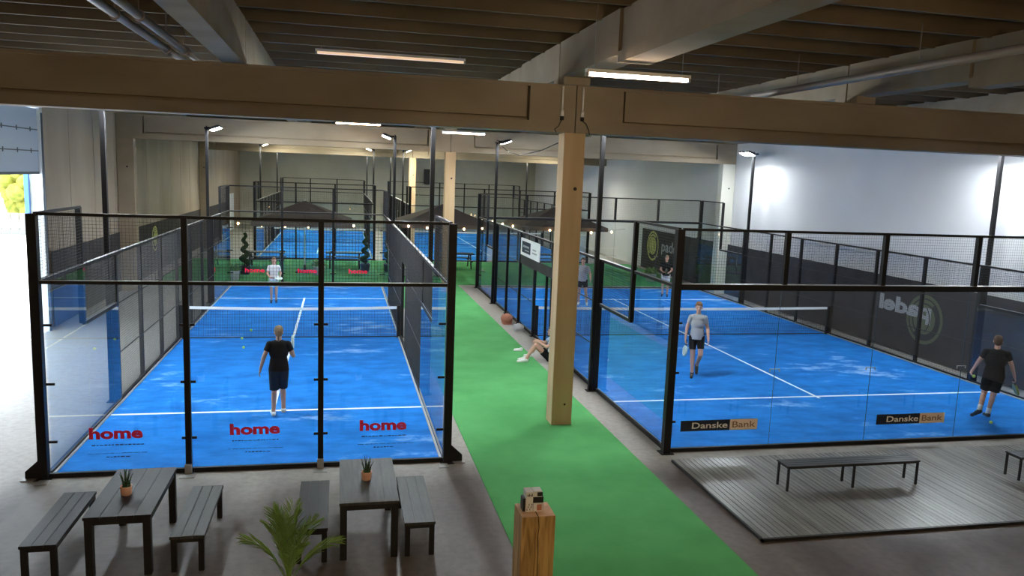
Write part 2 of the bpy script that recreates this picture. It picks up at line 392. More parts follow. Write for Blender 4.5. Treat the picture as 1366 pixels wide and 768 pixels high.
b.build('door_seal', M['door_seal'], droot)
b = MB(); b.box(XW0+.02, DY1+.02, 0, XW0+.09, DY1+.06, 6.0); b.build('door_track', M['door_seal'], droot)
b = MB(); b.box(XW0-.37, DY1-.16, 0, XW0-.26, DY1-.04, DZ); b.build('outer_post', M['blue_frame'], droot)
# bright glazed door far down the left wall
b = MB(); b.box(XW0-.01, 60.6, 0, XW0+.03, 62.9, 2.7); tag(b.build('door_2', M['white_frame']), 'pale white door at the far end of the left wall', 'door', None, 'structure')

# outdoors seen through the goods door
b = MB(); b.box(-90, -30, -.30, XW0-.25, 120, -.02); tag(b.build('yard_ground', M['asphalt']), 'bright paved yard outside the goods door', 'ground', None, 'structure')
b = MB()
for k in range(107): b.box(-62+k*.5, 54.0, 0, -62+k*.5+.46, 54.05, 1.35)
b.box(-62, 54.05, .3, -8.4, 54.1, .4); b.box(-62, 54.05, 1.0, -8.4, 54.1, 1.1)
tag(b.build('board_fence', M['fence_white']), 'pale board fence across the yard outside', 'fence')
hr = random.Random(3)
for k in range(5):
    cx, cy = -12.2-7.4*k, 59.6
    r_ = thing('tree', 'sunlit yellow green tree behind the yard fence', 'tree', (cx, cy, 0), 'trees behind the yard fence')
    b = MB()
    for j in range(170):
        a = hr.uniform(0, 2*PI); e = hr.uniform(-1, 1); rr = hr.uniform(1.6, 3.0)
        b.ell((cx+math.cos(a)*rr, cy+math.sin(a)*rr, 4.2+e*3.1), [hr.uniform(.3, .65)]*3, 7, 5)
    b.build('crown', M['foliage'], r_)
    b = MB(); b.tube((cx, cy, 0), (cx, cy, 4), .18, .12); b.build('trunk', M['soil'], r_)

# ------------------------------------------------------------------ floor coverings
def sheet(name, pts, z0, z1, m, label, cat):
    b = MB(); n = len(pts)
    b.add([(x, y, z0) for x, y in pts]+[(x, y, z1) for x, y in pts], [tuple(range(n))[::-1], tuple(n+i for i in range(n))]+[(i, (i+1)%n, n+(i+1)%n, n+i) for i in range(n)])
    return tag(b.build(name, m), label, cat)
sheet('green_carpet', [(2.22, 5.2), (5.10, 5.2), (5.06, 20), (5.0, 33.4), (16.2, 33.4), (16.2, 42.3), (-7.4, 42.3), (-7.4, 33.4), (2.22, 33.4)], .001, .012, M['turf_green'],
      'bright green artificial grass carpet filling the corridor between the courts', 'carpet')

# ------------------------------------------------------------------ padel courts
Y0 = 12.56; XL = -4.295; XR = 5.764
def turf(x0, y0, W, label):
    t = thing('court_turf', label, 'turf', (x0, y0, 0))
    b = MB(); b.box(x0, y0, .001, x0+W, y0+20, .016); b.build('turf', M['turf_blue'], t)
    b = MB(); z = .0175; h = .045
    for yy in (3.05, 16.95): b.quad((x0, y0+yy-h, z), (x0+W, y0+yy-h, z), (x0+W, y0+yy+h, z), (x0, y0+yy+h, z))
    b.quad((x0+W/2-h*.8, y0+3.05-.15, z+.0005), (x0+W/2+h*.8, y0+3.05-.15, z+.0005), (x0+W/2+h*.8, y0+17.1, z+.0005), (x0+W/2-h*.8, y0+17.1, z+.0005))
    b.build('court_lines', M['line_white'], t)
turf(XL, Y0, 6, 'sandy blue turf of the narrow front court at left, woman in black on it')
turf(XR, Y0, 10, 'sandy blue turf of the wide front court at right, players on it')
turf(-4.3, 42.6, 6, 'blue turf of the narrow rear court behind the left parasol')
turf(3.7, 42.6, 10, 'blue turf of the wide rear court behind the middle parasols')

def wires(b, a, c, z0, z1, fixed, axis, step=.05, r=.0026):
    P = (lambda t, z: (fixed, t, z)) if axis == 'y' else (lambda t, z: (t, fixed, z))
    n = max(1, round((c-a)/step)); m_ = max(1, round((z1-z0)/step))
    for i in range(n+1): b.wire(P(a+(c-a)*i/n, z0), P(a+(c-a)*i/n, z1), r)
    for i in range(m_+1): b.wire(P(a, z0+(z1-z0)*i/m_), P(c, z0+(z1-z0)*i/m_), r)
def bar(b, p, q, w_=.05, h=.05):      # axis aligned bar
    x0, y0, z0 = p; x1, y1, z1 = q
    if abs(x1-x0) > .2: b.box(x0, y0-w_/2, z0-h/2, x1, y0+w_/2, z0+h/2)
    elif abs(y1-y0) > .2: b.box(x0-w_/2, y0, z0-h/2, x0+w_/2, y1, z0+h/2)
    else: b.box(x0-w_/2, y0-w_/2, min(z0, z1), x0+w_/2, y0+w_/2, max(z0, z1))
def enclosure(x0, y0, W, label, framed, door_side, fine=True, screen=False, frontpanels=None):
    t = thing('court_enclosure', label, 'glass court enclosure', (x0, y0, 0))
    x1 = x0+W; st = .05 if fine else .1; S = M['black_steel']; parts = {}
    def post(x, y, z0, z1, w_=.09, foot=True, tri=0):
        b = MB(); b.box(x-w_/2, y-w_/2, z0, x+w_/2, y+w_/2, z1)
        if foot and z0 == 0: b.box(x-w_*.9, y-w_*.9, 0, x+w_*.9, y+w_*.9, .012)
        if tri:
            yb = y
            b.add([(x, yb-.012, 0), (x+tri*.26, yb-.012, 0), (x+tri*.26, yb-.012, .12), (x, yb-.012, .36), (x, yb+.012, 0), (x+tri*.26, yb+.012, 0), (x+tri*.26, yb+.012, .12), (x, yb+.012, .36)],
                  [(0,1,2,3),(7,6,5,4),(0,4,5,1),(1,5,6,2),(2,6,7,3),(3,7,4,0)])
        o = b.build('post', S, t); return o
    def cap(p, q, w_=.05, h=.05):  # pale strip that paints the floodlight highlight onto a rail top
        b = MB(); x0_, y0_, z0_ = p; x1_, y1_, z1_ = q; bar(b, (x0_, y0_, z0_+h/2+.003), (x1_, y1_, z1_+h/2+.003), w_, .006); b.build('rail_highlight', M['pale_highlight'], t)
    # ends
    for ye, yo, nm in ((y0, -1, 0), (y0+20, 1, 1)):
        npn = int(W/2)
        for i in range(npn):
            a = x0+2*i; g = .006 if not framed else .045
            b = MB(); yg = ye-yo*.0
            b.box(a+g, ye-.006, .06, a+2-g, ye+.006, 2.97); gp = b.build('glass_panel', M['pane_glass'], t); parts[(nm, i)] = gp
            b = MB(); wires(b, a+.03, a+1.97, 3.04, 3.96, ye+yo*.02, 'x', st, .0019); b.build('mesh_panel', M['wire'], t)
        b = MB(); bar(b, (x0, ye+yo*.03, .035), (x1, ye+yo*.03, .035), .06, .07); b.build('rail', S, t)
        b = MB(); bar(b, (x0, ye+yo*.05, 3.0), (x1, ye+yo*.05, 3.0), .05 if framed else .12, .05 if framed else .10); b.build('rail', S, t); cap((x0, ye+yo*.05, 3.0), (x1, ye+yo*.05, 3.0), .05 if framed else .12, .05 if framed else .10)  # cap paints the floodlight highlight on the rail top
        b = MB(); b.box(x0, ye-yo*.012, .016, x1, ye-yo*.05, .045); b.build('base_reflection', M['pale_highlight'], t)  # pale strip painting the light reflected along the foot of the glass
        b = MB(); bar(b, (x0, ye+yo*.05, 4.0), (x1, ye+yo*.05, 4.0), .05, .045); b.build('rail', S, t)
        for i in range(1, npn):
            a = x0+2*i; post(a, ye+yo*.06, 0 if framed else 3.0, 4.0, .085)
            if framed and fine:
                for zz in (.55, 1.45, 2.35): b = MB(); b.box(a-.11, ye-.014, zz-.018, a+.11, ye+.014, zz+.018); b.build('glass_clamp', S, t)
                if nm == 0:
                    b = MB(); b.box(a-.05, ye+yo*.16, 0, a+.05, ye+yo*.10, .16); b.box(a-.11, ye+yo*.30, 0, a+.11, ye+yo*.10, .012); b.build('base_plate', M['grey_steel'], t)
            elif fine:
                b = MB()
                b.box(a-.10, ye-.010, 1.484, a+.10, ye+.010, 1.494); b.box(a-.10, ye-.010, 1.44, a-.088, ye+.010, 1.494); b.box(a+.088, ye-.010, 1.44, a+.10, ye+.010, 1.494)
                b.build('glass_clamp', M['grey_steel'], t)
                b = MB(); b.box(a-.0028, ye-.005, .06, a+.0028, ye+.005, 2.95); b.build('glass_joint', M['joint_seal'], t)
        for xx, sg in ((x0, -1), (x1, 1)):
            post(xx+sg*.06, ye+yo*.06, 0, 4.0, .13, tri=(sg if fine and framed else 0))
            if fine:
                for zz in (.55, 1.45, 2.35): b = MB(); b.box(xx-sg*.12, ye-.012, zz-.018, xx, ye+.012, zz+.018); b.build('glass_clamp', S, t)
                if nm == 0 and framed:
                    b = MB(); b.box(xx+sg*.36, ye-.16, 0, xx+sg*.16, ye-.02, .014); b.box(xx-.10, ye-.34, 0, xx+.06, ye-.16, .014); b.build('base_plate', M['grey_steel'], t)
    # sides
    for xs, sg, nm in ((x0, -1, 'l'), (x1, 1, 'r')):
        xo = xs+sg*.06; xm = xs+sg*.02
        for (a, e) in ((0, 1), (20, -1)):
            ya, yb = y0+a, y0+a+2*e; yc_ = y0+a+4*e
            lo, hi = sorted((ya, yb)); l2, h2 = sorted((yb, yc_))
            b = MB(); b.box(xs-.006, lo+.05, .06, xs+.006, hi-.006, 2.96); b.build('glass_panel', M['pane_glass'], t)
            b = MB(); wires(b, lo, hi, 3.04, 3.96, xm, 'y', st); b.build('mesh_panel', M['wire'], t)
            b = MB(); b.box(xs-.006, l2+.006, .06, xs+.006, h2-.006, 1.97); b.build('glass_panel', M['pane_glass'], t)
            b = MB(); wires(b, l2, h2, 2.04, 2.96, xm, 'y', st); b.build('mesh_panel', M['wire'], t)
            b = MB(); bar(b, (xo-sg*.02, lo, 4.0), (xo-sg*.02, hi, 4.0), .05, .045); b.build('rail', S, t)
            b = MB(); bar(b, (xo-sg*.02, min(ya, yc_), 3.0), (xo-sg*.02, max(ya, yc_), 3.0), .06, .05); b.build('rail', S, t); cap((xo-sg*.02, min(ya, yc_), 3.0), (xo-sg*.02, max(ya, yc_), 3.0), .06, .05)  # cap paints the floodlight highlight on the rail top
            b = MB(); bar(b, (xo-sg*.02, l2, 2.0), (xo-sg*.02, h2, 2.0), .06, .06); b.build('rail', S, t); cap((xo-sg*.02, l2, 2.0), (xo-sg*.02, h2, 2.0), .06, .06)  # cap paints the floodlight highlight on the rail top
            post(xo, yb, 2.0 if not framed else 2.0, 4.0, .085)
            post(xo, yc_, 0, 3.02, .11)
        b = MB(); bar(b, (xo-sg*.02, y0+4, 3.0), (xo-sg*.02, y0+16, 3.0), .06, .05); b.build('rail', S, t); cap((xo-sg*.02, y0+4, 3.0), (xo-sg*.02, y0+16, 3.0), .06, .05)  # cap paints the floodlight highlight on the rail top
        b = MB(); bar(b, (xo-sg*.03, y0, .035), (xo-sg*.03, y0+20, .035), .05, .07); b.build('rail', S, t); b = MB(); b.box(xs-sg*.012, y0, .016, xs-sg*.05, y0+20, .04); b.build('base_reflection', M['pale_highlight'], t)  # foot rail, then the painted reflection strip along the side
        for k in range(6):
            a = y0+4+2*k; has_door = (nm == door_side and k in (2, 3))
            z0 = 2.25 if (nm == door_side and k == 2) else .05
            ya, yb = a, a+2
            if nm == door_side and k == 2: ya, yb = a+.6, a+2
            b = MB(); wires(b, a+.02, a+1.98, z0 if not (nm == door_side and k == 2) else 2.25, 2.96, xm, 'y', st)
            if nm == door_side and k == 2: wires(b, a+.02, a+.6, .05, 2.2, xm, 'y', st)
            for zz in (1.0, 2.0):
                if zz > z0 and not (nm == door_side and k == 2): bar(b, (xm, a+.02, zz), (xm, a+1.98, zz), .02, .02)
            b.build('mesh_panel', M['wire'], t)
            if k: post(xo, a, 0, 3.02, .08)
        if nm == door_side:
            post(xo, y0+8.6, 0, 2.25, .06)
    return t, parts
ENL, PL = enclosure(XL, Y0, 6, 'black framed glass court at left with three red lettered end panels', True, 'r')
ENR, PR = enclosure(XR, Y0, 10, 'wide panoramic glass court at right with two bank stickers on its end wall', False, 'l')
ENC, PC = enclosure(-4.3, 42.6, 6, 'narrow mesh and glass rear court behind the left parasol', True, 'r', fine=False)
END, PD = enclosure(3.7, 42.6, 10, 'wide mesh and glass rear court behind the middle parasols', True, 'l', fine=False)

def net(x0, yc, W, label, fine=True):
    t = thing('court_net', label, 'net', (x0, yc, 0))
    for x in (x0+.04, x0+W-.04):
        b = MB(); b.box(x-.045, yc-.045, 0, x+.045, yc+.045, .95); b.box(x-.09, yc-.09, 0, x+.09, yc+.09, .02); b.tube((x+.05, yc, .8), (x-.05, yc, .8), .03, n=8); b.build('net_post', M['black_steel'], t)
    N = 24; b = MB(); hz = lambda s: .92-.04*math.sin(PI*s)
    for i in range(N):
        s0, s1 = i/N, (i+1)/N; a, e = x0+.1+(W-.2)*s0, x0+.1+(W-.2)*s1
        for yy, o in ((yc-.012, 0), (yc+.012, 1)):
            q = [(a, yy, hz(s0)-.075), (e, yy, hz(s1)-.075), (e, yy, hz(s1)), (a, yy, hz(s0))]
            b.quad(*q)
        b.quad((a, yc-.012, hz(s0)), (e, yc-.012, hz(s1)), (e, yc+.012, hz(s1)), (a, yc+.012, hz(s0)))
    b.build('net_band', M['net_white'], t)
    b = MB(); st = .045 if fine else .09; n = int((W-.2)/st)
    for i in range(n+1):
        s = i/n; x = x0+.1+(W-.2)*s; b.wire((x, yc, .03), (x, yc, hz(s)-.07), .0030)
    k = .05
    while k < .86: b.wire((x0+.1, yc, k), (x0+W-.1, yc, k), .0030); k += st
    b.tube((x0+.1, yc, .03), (x0+W-.1, yc, .03), .012, n=6); b.build('net_mesh', M['net_mesh'], t)
net(XL, Y0+10, 6, 'court net with white band across the narrow front court at left')
net(XR, Y0+10, 10, 'court net with white band across the wide front court at right')
net(-4.3, 52.6, 6, 'net of the narrow rear court', False)
net(3.7, 52.6, 10, 'net of the wide rear court', False)

# stickers
def plane_at(x, y, z, face='-y'):
    """letters read from -y side"""
    return Matrix.Translation((x, y, z)) @ Matrix.Rotation(PI/2, 4, 'X')
for nm, ye, seq in ((0, Y0-.012, ((0, -3.72, .60), (1, -1.68, .60), (2, .335, .60))), (1, Y0+20-.012, ((0, -3.72, .60), (1, -1.68, .60), (2, .335, .60)))):
    for i, x, z in seq:
        o = text_mesh('sticker_lettering', 'home', M['red'], PL[(nm, i)], .76, .185, plane_at(x-.01, ye, z-.03), bold=.040)
        if nm == 0:
            rr = random.Random(i); b = MB()
            for z_, a_, e_, h_ in ((.47, .02, .72, .016), (.34, -.04, .80, .007), (.28, .22, .55, .016)):
                xx = x+a_
                while xx < x+e_:
                    l_ = rr.uniform(.02, .06)*(1 if h_ > .01 else 1.8); b.box(xx, ye-.001, z_, xx+l_, ye, z_+h_*rr.uniform(.5, 1)); xx += l_+rr.uniform(.01, .02)
            b.build('small_print', M['dark_ink'], PL[(nm, i)])
for i, xa, xm_, xb in ((0, 5.985, 6.95, 7.50), (2, 10.0, 10.95, 11.51)):
    ye = Y0-.012; P_ = PR[(0, i)]
    b = MB(); b.box(xa, ye, .365, xm_, ye+.001, .565); b.build('sticker_dark_half', M['navy'], P_)
    b = MB(); b.box(xm_, ye, .365, xb, ye+.001, .565); b.build('sticker_light_half', M['beige'], P_)
    text_mesh('sticker_lettering', 'Danske', M['white_ink'], P_, .70, .115, plane_at(xa+.22, ye-.002, .41), bold=.015)
    text_mesh('sticker_lettering', 'Bank', M['brown_ink'], P_, .46, .115, plane_at(xm_+.05, ye-.002, .41), bold=.01)

# sponsor board hanging on the corridor side of the right court
t = thing('sponsor_board', 'white sponsor board above the doorway on the corridor side of the right court', 'sign', (5.66, 22.0, 2.33))
b = MB(); b.box(5.64, 21.95, 2.33, 5.68, 24.3, 2.86); b.build('board', M['white_ink'], t)
b = MB(); b.box(5.632, 23.0, 2.43, 5.640, 24.1, 2.78); b.build('printed_box', M['navy'], t)
b = MB(); b.box(5.628, 23.15, 2.60, 5.632, 23.95, 2.66); b.box(5.628, 23.15, 2.50, 5.632, 23.7, 2.53); b.build('printed_bar', M['grey_ink'], t)
b = MB(); b.box(5.632, 22.2, 2.50, 5.640, 22.75, 2.54); b.box(5.632, 22.3, 2.60, 5.640, 22.7, 2.64); b.build('printed_bar', M['grey_ink'], t)
b = MB(); b.box(5.65, 20.3, 2.05, 5.67, 24.3, 2.33); tag(b.build('cloth_strip', M['screen_cloth']), 'dark cloth strip hanging under the white sponsor board', 'banner')

# dark windscreens on the side walls with sports logo and lettering
def logo(parent, y, z, r, mirror, mats, x, side, tw):
    """disc with curved bands and the word beside it on an x = const sheet; side = -1 when it is read from -x"""
    b = MB(); n = 40
    def ring(r0, r1, a0, a1, xx):
        k = 24
        for i in range(k):
            p, q = a0+(a1-a0)*i/k, a0+(a1-a0)*(i+1)/k
            b.quad((xx, y+r0*math.cos(p), z+r0*math.sin(p)), (xx, y+r1*math.cos(p), z+r1*math.sin(p)), (xx, y+r1*math.cos(q), z+r1*math.sin(q)), (xx, y+r0*math.cos(q), z+r0*math.sin(q)))
    ring(.86*r, r, 0, 2*PI, x); ring(.0, .60*r, 0, 2*PI, x); ring(.66*r, .80*r, -.9, 2.2, x)
    b.build('logo_disc', mats[0], parent)
    b = MB()
    for s in (-1, 1):
        for i in range(12):
            p = -1+2*i/12; q = p+2/12
            yy = lambda v: y+s*(.30*r-.22*r*v*v)
            b.quad((x-.003*side*-1, yy(p)-.02, z+p*.5*r), (x-.003*side*-1, yy(p)+.02, z+p*.5*r), (x-.003*side*-1, yy(q)+.02, z+q*.5*r), (x-.003*side*-1, yy(q)-.02, z+q*.5*r))
    b.build('logo_seam', M['screen_cloth'], parent)
rs = thing('wind_screen', 'long dark windscreen cloth along the foot of the white right wall', 'banner', (16.5, 12, 0))
b = MB(); y = 11.0
b.box(16.44, 11.0, .05, 16.455, 31.1, 2.2)
b.build('cloth', M['screen_cloth'], rs)
b = MB(); b.box(16.44, 31.7, .05, 16.455, 41, 2.2); b.build('cloth', M['screen_cloth'], rs)
logo(rs, 19.1, 1.15, .72, True, (M['olive_ink'],), 16.432, -1, 1)
logo(rs, 39.4, 1.35, .80, False, (M['lime_ink'],), 16.432, -1, 1)
# lettering: on an x = const sheet read from -x, the reader's right is -y
Mx = lambda yy, zz: Matrix.Translation((16.43, yy, zz)) @ Matrix(((0, 0, -1, 0), (-1, 0, 0, 0), (0, 1, 0, 0), (0, 0, 0, 1)))
text_mesh('screen_lettering', 'padel', M['grey_ink'], rs, 2.1, .75, Mx(38.2, 1.0), bold=.02)
text_mesh('screen_lettering', 'padel', M['grey_ink'], rs, 2.2, .62, Mx(21.05, 1.02), bold=.045, mirror=True)
ls = thing('wind_screen', 'dark windscreen cloth along the left wall behind the left court', 'banner', (-7.9, 24, 0))
for ya_, yb_ in ((24.1, 31.1), (31.7, 48.1), (48.7, 60)): b = MB(); b.box(-7.93, ya_, .05, -7.945, yb_, 2.2); b.build('cloth', M['screen_cloth'], ls)
logo(ls, 36.6, 1.5, .55, False, (M['lime_ink'],), -7.92, 1, 1)

# ------------------------------------------------------------------ floodlight poles
def flood_pole(x, y, sg, label, far=False, proto=[]):
    t = thing('floodlight_pole', label, 'floodlight', (x, y, 0), 'floodlight poles around the courts')
    b = MB(); b.box(x-.045, y-.045, 0, x+.045, y+.045, 6.0); b.box(x-.09, y-.09, 0, x+.09, y+.09, .015); b.build('pole', M['black_steel'], t)
    b = MB(); b.box(x-.03, y-.30, 5.97, x+.03, y+.30, 6.03); b.box(x, y-.03, 5.99, x-sg*.3, y+.03, 6.05); b.box(x-.02, y-.02, 6.0, x+.02, y+.02, 6.08); b.build('bracket', M['black_steel'], t)
    for s in (-1, 1):
        if far and s == 1: continue
        R_ = Matrix.Rotation(sg*.36, 4, 'Y')
        T_ = Matrix.Translation((x-sg*.30, y+s*.22, 6.0))
        b = MB(); b.box(-.17, -.15, -.015, .17, .15, .045)
        for k in range(5): b.box(-.14, -.12+k*.06-.008, .045, .14, -.12+k*.06+.008, .075)
        b.v = [tuple(T_ @ R_ @ Vector(p)) for p in b.v]; h_ = b.build('lamp_head', M['dark_steel'], t)
        b = MB(); b.box(-.15, -.13, -.024, .15, .13, -.016); b.v = [tuple(T_ @ R_ @ Vector(p)) for p in b.v]; b.build('lens', M['flood_lens_far' if far else 'flood_lens'], h_)
    return t
for (xx, sg, side) in ((XL-.17, -1, 'left'), (XL+6.17, 1, 'right')):
    for yy, wh in ((Y0+4, 'near'), (Y0+16, 'far')):
        flood_pole(xx, yy, sg, 'tall black floodlight pole on the %s side of the left front court, %s end' % (side, wh))
for (xx, sg, side) in ((XR-.17, -1, 'left'), (XR+10.17, 1, 'right')):
    for yy, wh in ((Y0+4, 'near'), (Y0+16, 'far')):
        flood_pole(xx, yy, sg, 'tall black floodlight pole on the %s side of the right front court, %s end' % (side, wh))
for (xx, sg, nm) in ((-4.45, -1, 'left side of the narrow rear court'), (1.85, 1, 'right side of the narrow rear court'), (3.55, -1, 'left side of the wide rear court'), (13.85, 1, 'right side of the wide rear court')):
    for yy, wh in ((46.6, 'near'), (58.6, 'far')):
        flood_pole(xx, yy, sg, 'distant floodlight pole on the %s, %s end' % (nm, wh), far=True)

# ------------------------------------------------------------------ linear lamps
def tube_lamp(xc, y, z, L, m, label, top=ZC+.355, lamp_h=.05):
    t = thing('tube_lamp', label, 'ceiling lamp', (xc, y, z))
    b = MB(); b.box(xc-L/2, y-.05, z+.01, xc+L/2, y+.05, z+.06); b.build('housing', M['white_lamp'], t)
    b = MB(); b.box(xc-L/2+.04, y-.042, z-.035, xc+L/2-.04, y+.042, z+.008); b.build('diffuser', M[m], t)
    for s in (-1, 1):
        b = MB(); b.tube((xc+s*(L/2-.12), y, z+.06), (xc+s*(L/2-.12), y, top), .004, n=5); b.build('hanging_wire', M['grey_steel'], t)
        b = MB(); b.box(xc+s*(L/2-.04), y-.045, z-.04, xc+s*(L/2), y+.045, z+.01); b.build('end_cap', M['grey_steel'], t)
tube_lamp(4.22, 11.05, 6.30, 1.60, 'tube_glow', 'glowing tube lamp hanging in front of the nearest cross beam by the column')
tube_lamp(4.45, 29.3, 6.30, 1.65, 'tube_glow', 'glowing tube lamp hanging before the second column')
tube_lamp(1.02, 17.0, 7.16, 3.1, 'tube_soft', 'dim tube lamp close under the roof left of the column, seen over the cross beam')
tube_lamp(0.6, 29.3, 6.45, 1.65, 'tube_warm', 'dim tube lamp over the far end of the left front court')
for i, (x_, y_) in enumerate(((-5.2, 1.6), (-.9, 1.6), (3.4, 1.6), (7.7, 1.6), (12.0, 1.6), (-4, -2.2), (0, -2.2), (4, -2.2), (8.0, -2.2), (12, -2.2))):  # unseen lamps, added to throw warm light on column and roof ribs
    t = thing('fill_lamp', 'long unseen fill lamp added above the viewer', 'ceiling lamp', (x_, y_, 5.4), 'fill lamps added above the viewer')
    b = MB(); b.box(x_-1.1, y_-.03, 5.475, x_+1.1, y_+.03, 5.52); b.build('housing', M['white_lamp'], t)
    b = MB(); b.box(x_-1.05, y_-.04, 5.39, x_+1.05, y_+.04, 5.475); b.build('diffuser', M['tube_warm'], t)
    for s in (-1, 1):
        b = MB(); b.tube((x_+s, y_, 5.52), (x_+s, y_, ZC+.355), .004, n=5); b.build('hanging_wire', M['grey_steel'], t)

# cables and sockets on the near beam at the column
for k, (xx, lab) in enumerate(((3.97, 'left one of two pale socket drops on the beam above the column'), (4.36, 'right one of two pale socket drops on the beam above the column'))):
    t = thing('power_drop', lab, 'cable', (xx, ROWS[0]-.02, 6.0), 'socket drops on the near beam')
    b = MB(); b.tube((xx, ROWS[0]-.025, 6.02), (xx, ROWS[0]-.025, 6.46), .018, n=8); b.tube((xx, ROWS[0]-.03, 5.92), (xx, ROWS[0]-.03, 6.03), .035, .028, n=10); b.build('conduit', M['white_lamp'], t)
    b = MB(); b.tube((xx, ROWS[0]-.03, 5.85), (xx, ROWS[0]-.03, 5.93), .034, n=10); pts = [(xx, ROWS[0]-.03, 5.86), (xx-.06, ROWS[0]-.03, 5.74), (xx-.13, ROWS[0]-.03, 5.68), (xx-.10, ROWS[0]-.03, 5.62)] if k == 0 else [(xx, ROWS[0]-.03, 5.86), (xx+.08, ROWS[0]-.03, 5.80), (xx+.14, ROWS[0]-.03, 5.68), (xx+.16, ROWS[0]-.03, 5.60)]
    for p, q in zip(pts, pts[1:]): b.tube(p, q, .008, n=6)
    b.build('plug', M['leg_black'], t)
# black units hung on the far wall
for (x_, z_, lab) in ((8.9, 4.35, 'black box heater on the far wall right of the second column'), (7.2, 4.45, 'black box heater on the far wall left of the second column')):
    b = MB(); b.box(x_-.36, YB-.35, z_-.62, x_+.36, YB-.06, z_+.62); b.box(x_-.12, YB-.37, z_-.3, x_+.12, YB-.35, z_+.3); b.box(x_-.05, YB-.06, z_-.1, x_+.05, YB-.002, z_+.1)
    tag(b.build('box_heater', M['leg_black']), lab, 'heater', 'black units on the far wall')

# ------------------------------------------------------------------ furniture near the viewer
def plank_table(W_, L_, H_, lg, th, m, proto_name, label, cat, planks, top_th=.035, inset=.0):
    t = thing(proto_name, label, cat)
    for i in range(planks):
        pass
    b = MB(); pw = W_/planks
    for i in range(planks): b.box(-W_/2+i*pw+.003, -L_/2, H_-top_th, -W_/2+(i+1)*pw-.003, L_/2, H_)
    b.box(-W_/2+.02, -L_/2+.02, H_-top_th-.002, W_/2-.02, L_/2-.02, H_-.008)
    b.build('table_top' if 'table' in proto_name else 'seat', m, t)
    b = MB(); a = lg*.4
    for sx in (-1, 1): b.box(sx*(W_/2-.02), -L_/2+.02, H_-top_th-th, sx*(W_/2-.045), L_/2-.02, H_-top_th)
    for sy in (-1, 1): b.box(-W_/2+.02, sy*(L_/2-.02), H_-top_th-th, W_/2-.02, sy*(L_/2-.045), H_-top_th)
    b.build('apron', M['leg_black'], t)
    for sx in (-1, 1):
        for sy in (-1, 1):
            b = MB(); x = sx*(W_/2-.012-lg/2); y = sy*(L_/2-.012-lg/2); b.box(x-lg/2, y-lg/2, 0, x+lg/2, y+lg/2, H_-top_th); b.build('leg', M['leg_black'], t, bevel=.004)
    return t
tb = plank_table(.735, 1.50, .75, .085, .07, M['black_wood'], 'outdoor_table', 'black wooden plank table nearest the left edge, potted aloe on top', 'table', 4)
tb.location = (-2.50, 10.02, 0)
tb2 = plank_table(.735, 1.50, .75, .085, .07, M['grey_wood'], 'outdoor_table', 'grey black wooden plank table in the right one of the two seating groups', 'table', 4)
tb2.location = (.37, 10.05, 0)
bn = plank_table(.395, 1.53, .45, .065, .05, M['black_wood'], 'wooden_bench', 'leftmost black wooden bench, left of the table with potted aloe', 'bench', 3)
bn.location = (-3.34, 10.03, 0)
tag(bn, group=None)
bn2 = plank_table(.395, 1.53, .45, .065, .05, M['grey_wood'], 'wooden_bench', 'grey black bench just right of the leftmost table', 'bench', 3)
bn2.location = (-1.75, 10.05, 0)
dup(bn, (-.325, 10.05, 0), 'dark bench behind the palm, left of the right hand table')
dup(bn2, (1.00, 10.06, 0), 'grey bench right of the right hand table, nearest the green carpet')
for o in (bn, bn2): o['group'] = 'benches of the two seating groups'
for o in bpy.data.objects:
    if o.name.startswith('wooden_bench') and o.parent is None: o['group'] = 'benches of the two seating groups'
# slim metal benches on the deck
def deck_bench():
    t = thing('metal_bench', 'slim black bench standing in the middle of the wooden deck', 'bench', (0, 0, 0), 'slim benches on the deck')
    b = MB()
    for k in range(4): b.box(-1.2, -.16+k*.0825, .385, 1.2, -.16+k*.0825+.075, .41)
    b.build('seat', M['dark_steel'], t)
    b = MB(); b.box(-1.18, -.15, .365, 1.18, -.13, .385); b.box(-1.18, .14, .365, 1.18, .16, .385)
    for x in (-1.17, 0, 1.17): b.box(x-.015, -.15, .365, x+.015, .15, .385)
    b.build('frame', M['leg_black'], t)
    for x in (-1.17, 0.0, 1.17):
        for s in (-1, 1): b = MB(); b.box(x-.015, s*.14-.015, 0, x+.015, s*.14+.015, .37); b.build('leg', M['leg_black'], t)
    return t
db = deck_bench(); db.location = (8.07, 10.655, .045)
dup(db, (12.36, 10.58, .045), 'slim black bench cut off by the right edge of the picture, on the deck')
# wooden deck
t = thing('wooden_deck', 'low grey slatted wooden deck in front of the right court', 'deck', (5.65, 9.05, 0))
b = MB(); x = 5.65
while x < 15.9: b.box(x+.004, 9.07, .012, x+.088, 12.05, .045); x += .092
b.build('boards', M['deck_board'], t)
b = MB(); b.box(5.62, 9.03, 0, 15.95, 9.07, .043); b.box(5.62, 9.03, 0, 5.652, 12.05, .043); b.box(5.65, 9.07, 0, 15.9, 12.04, .010); b.build('edging', M['leg_black'], t)

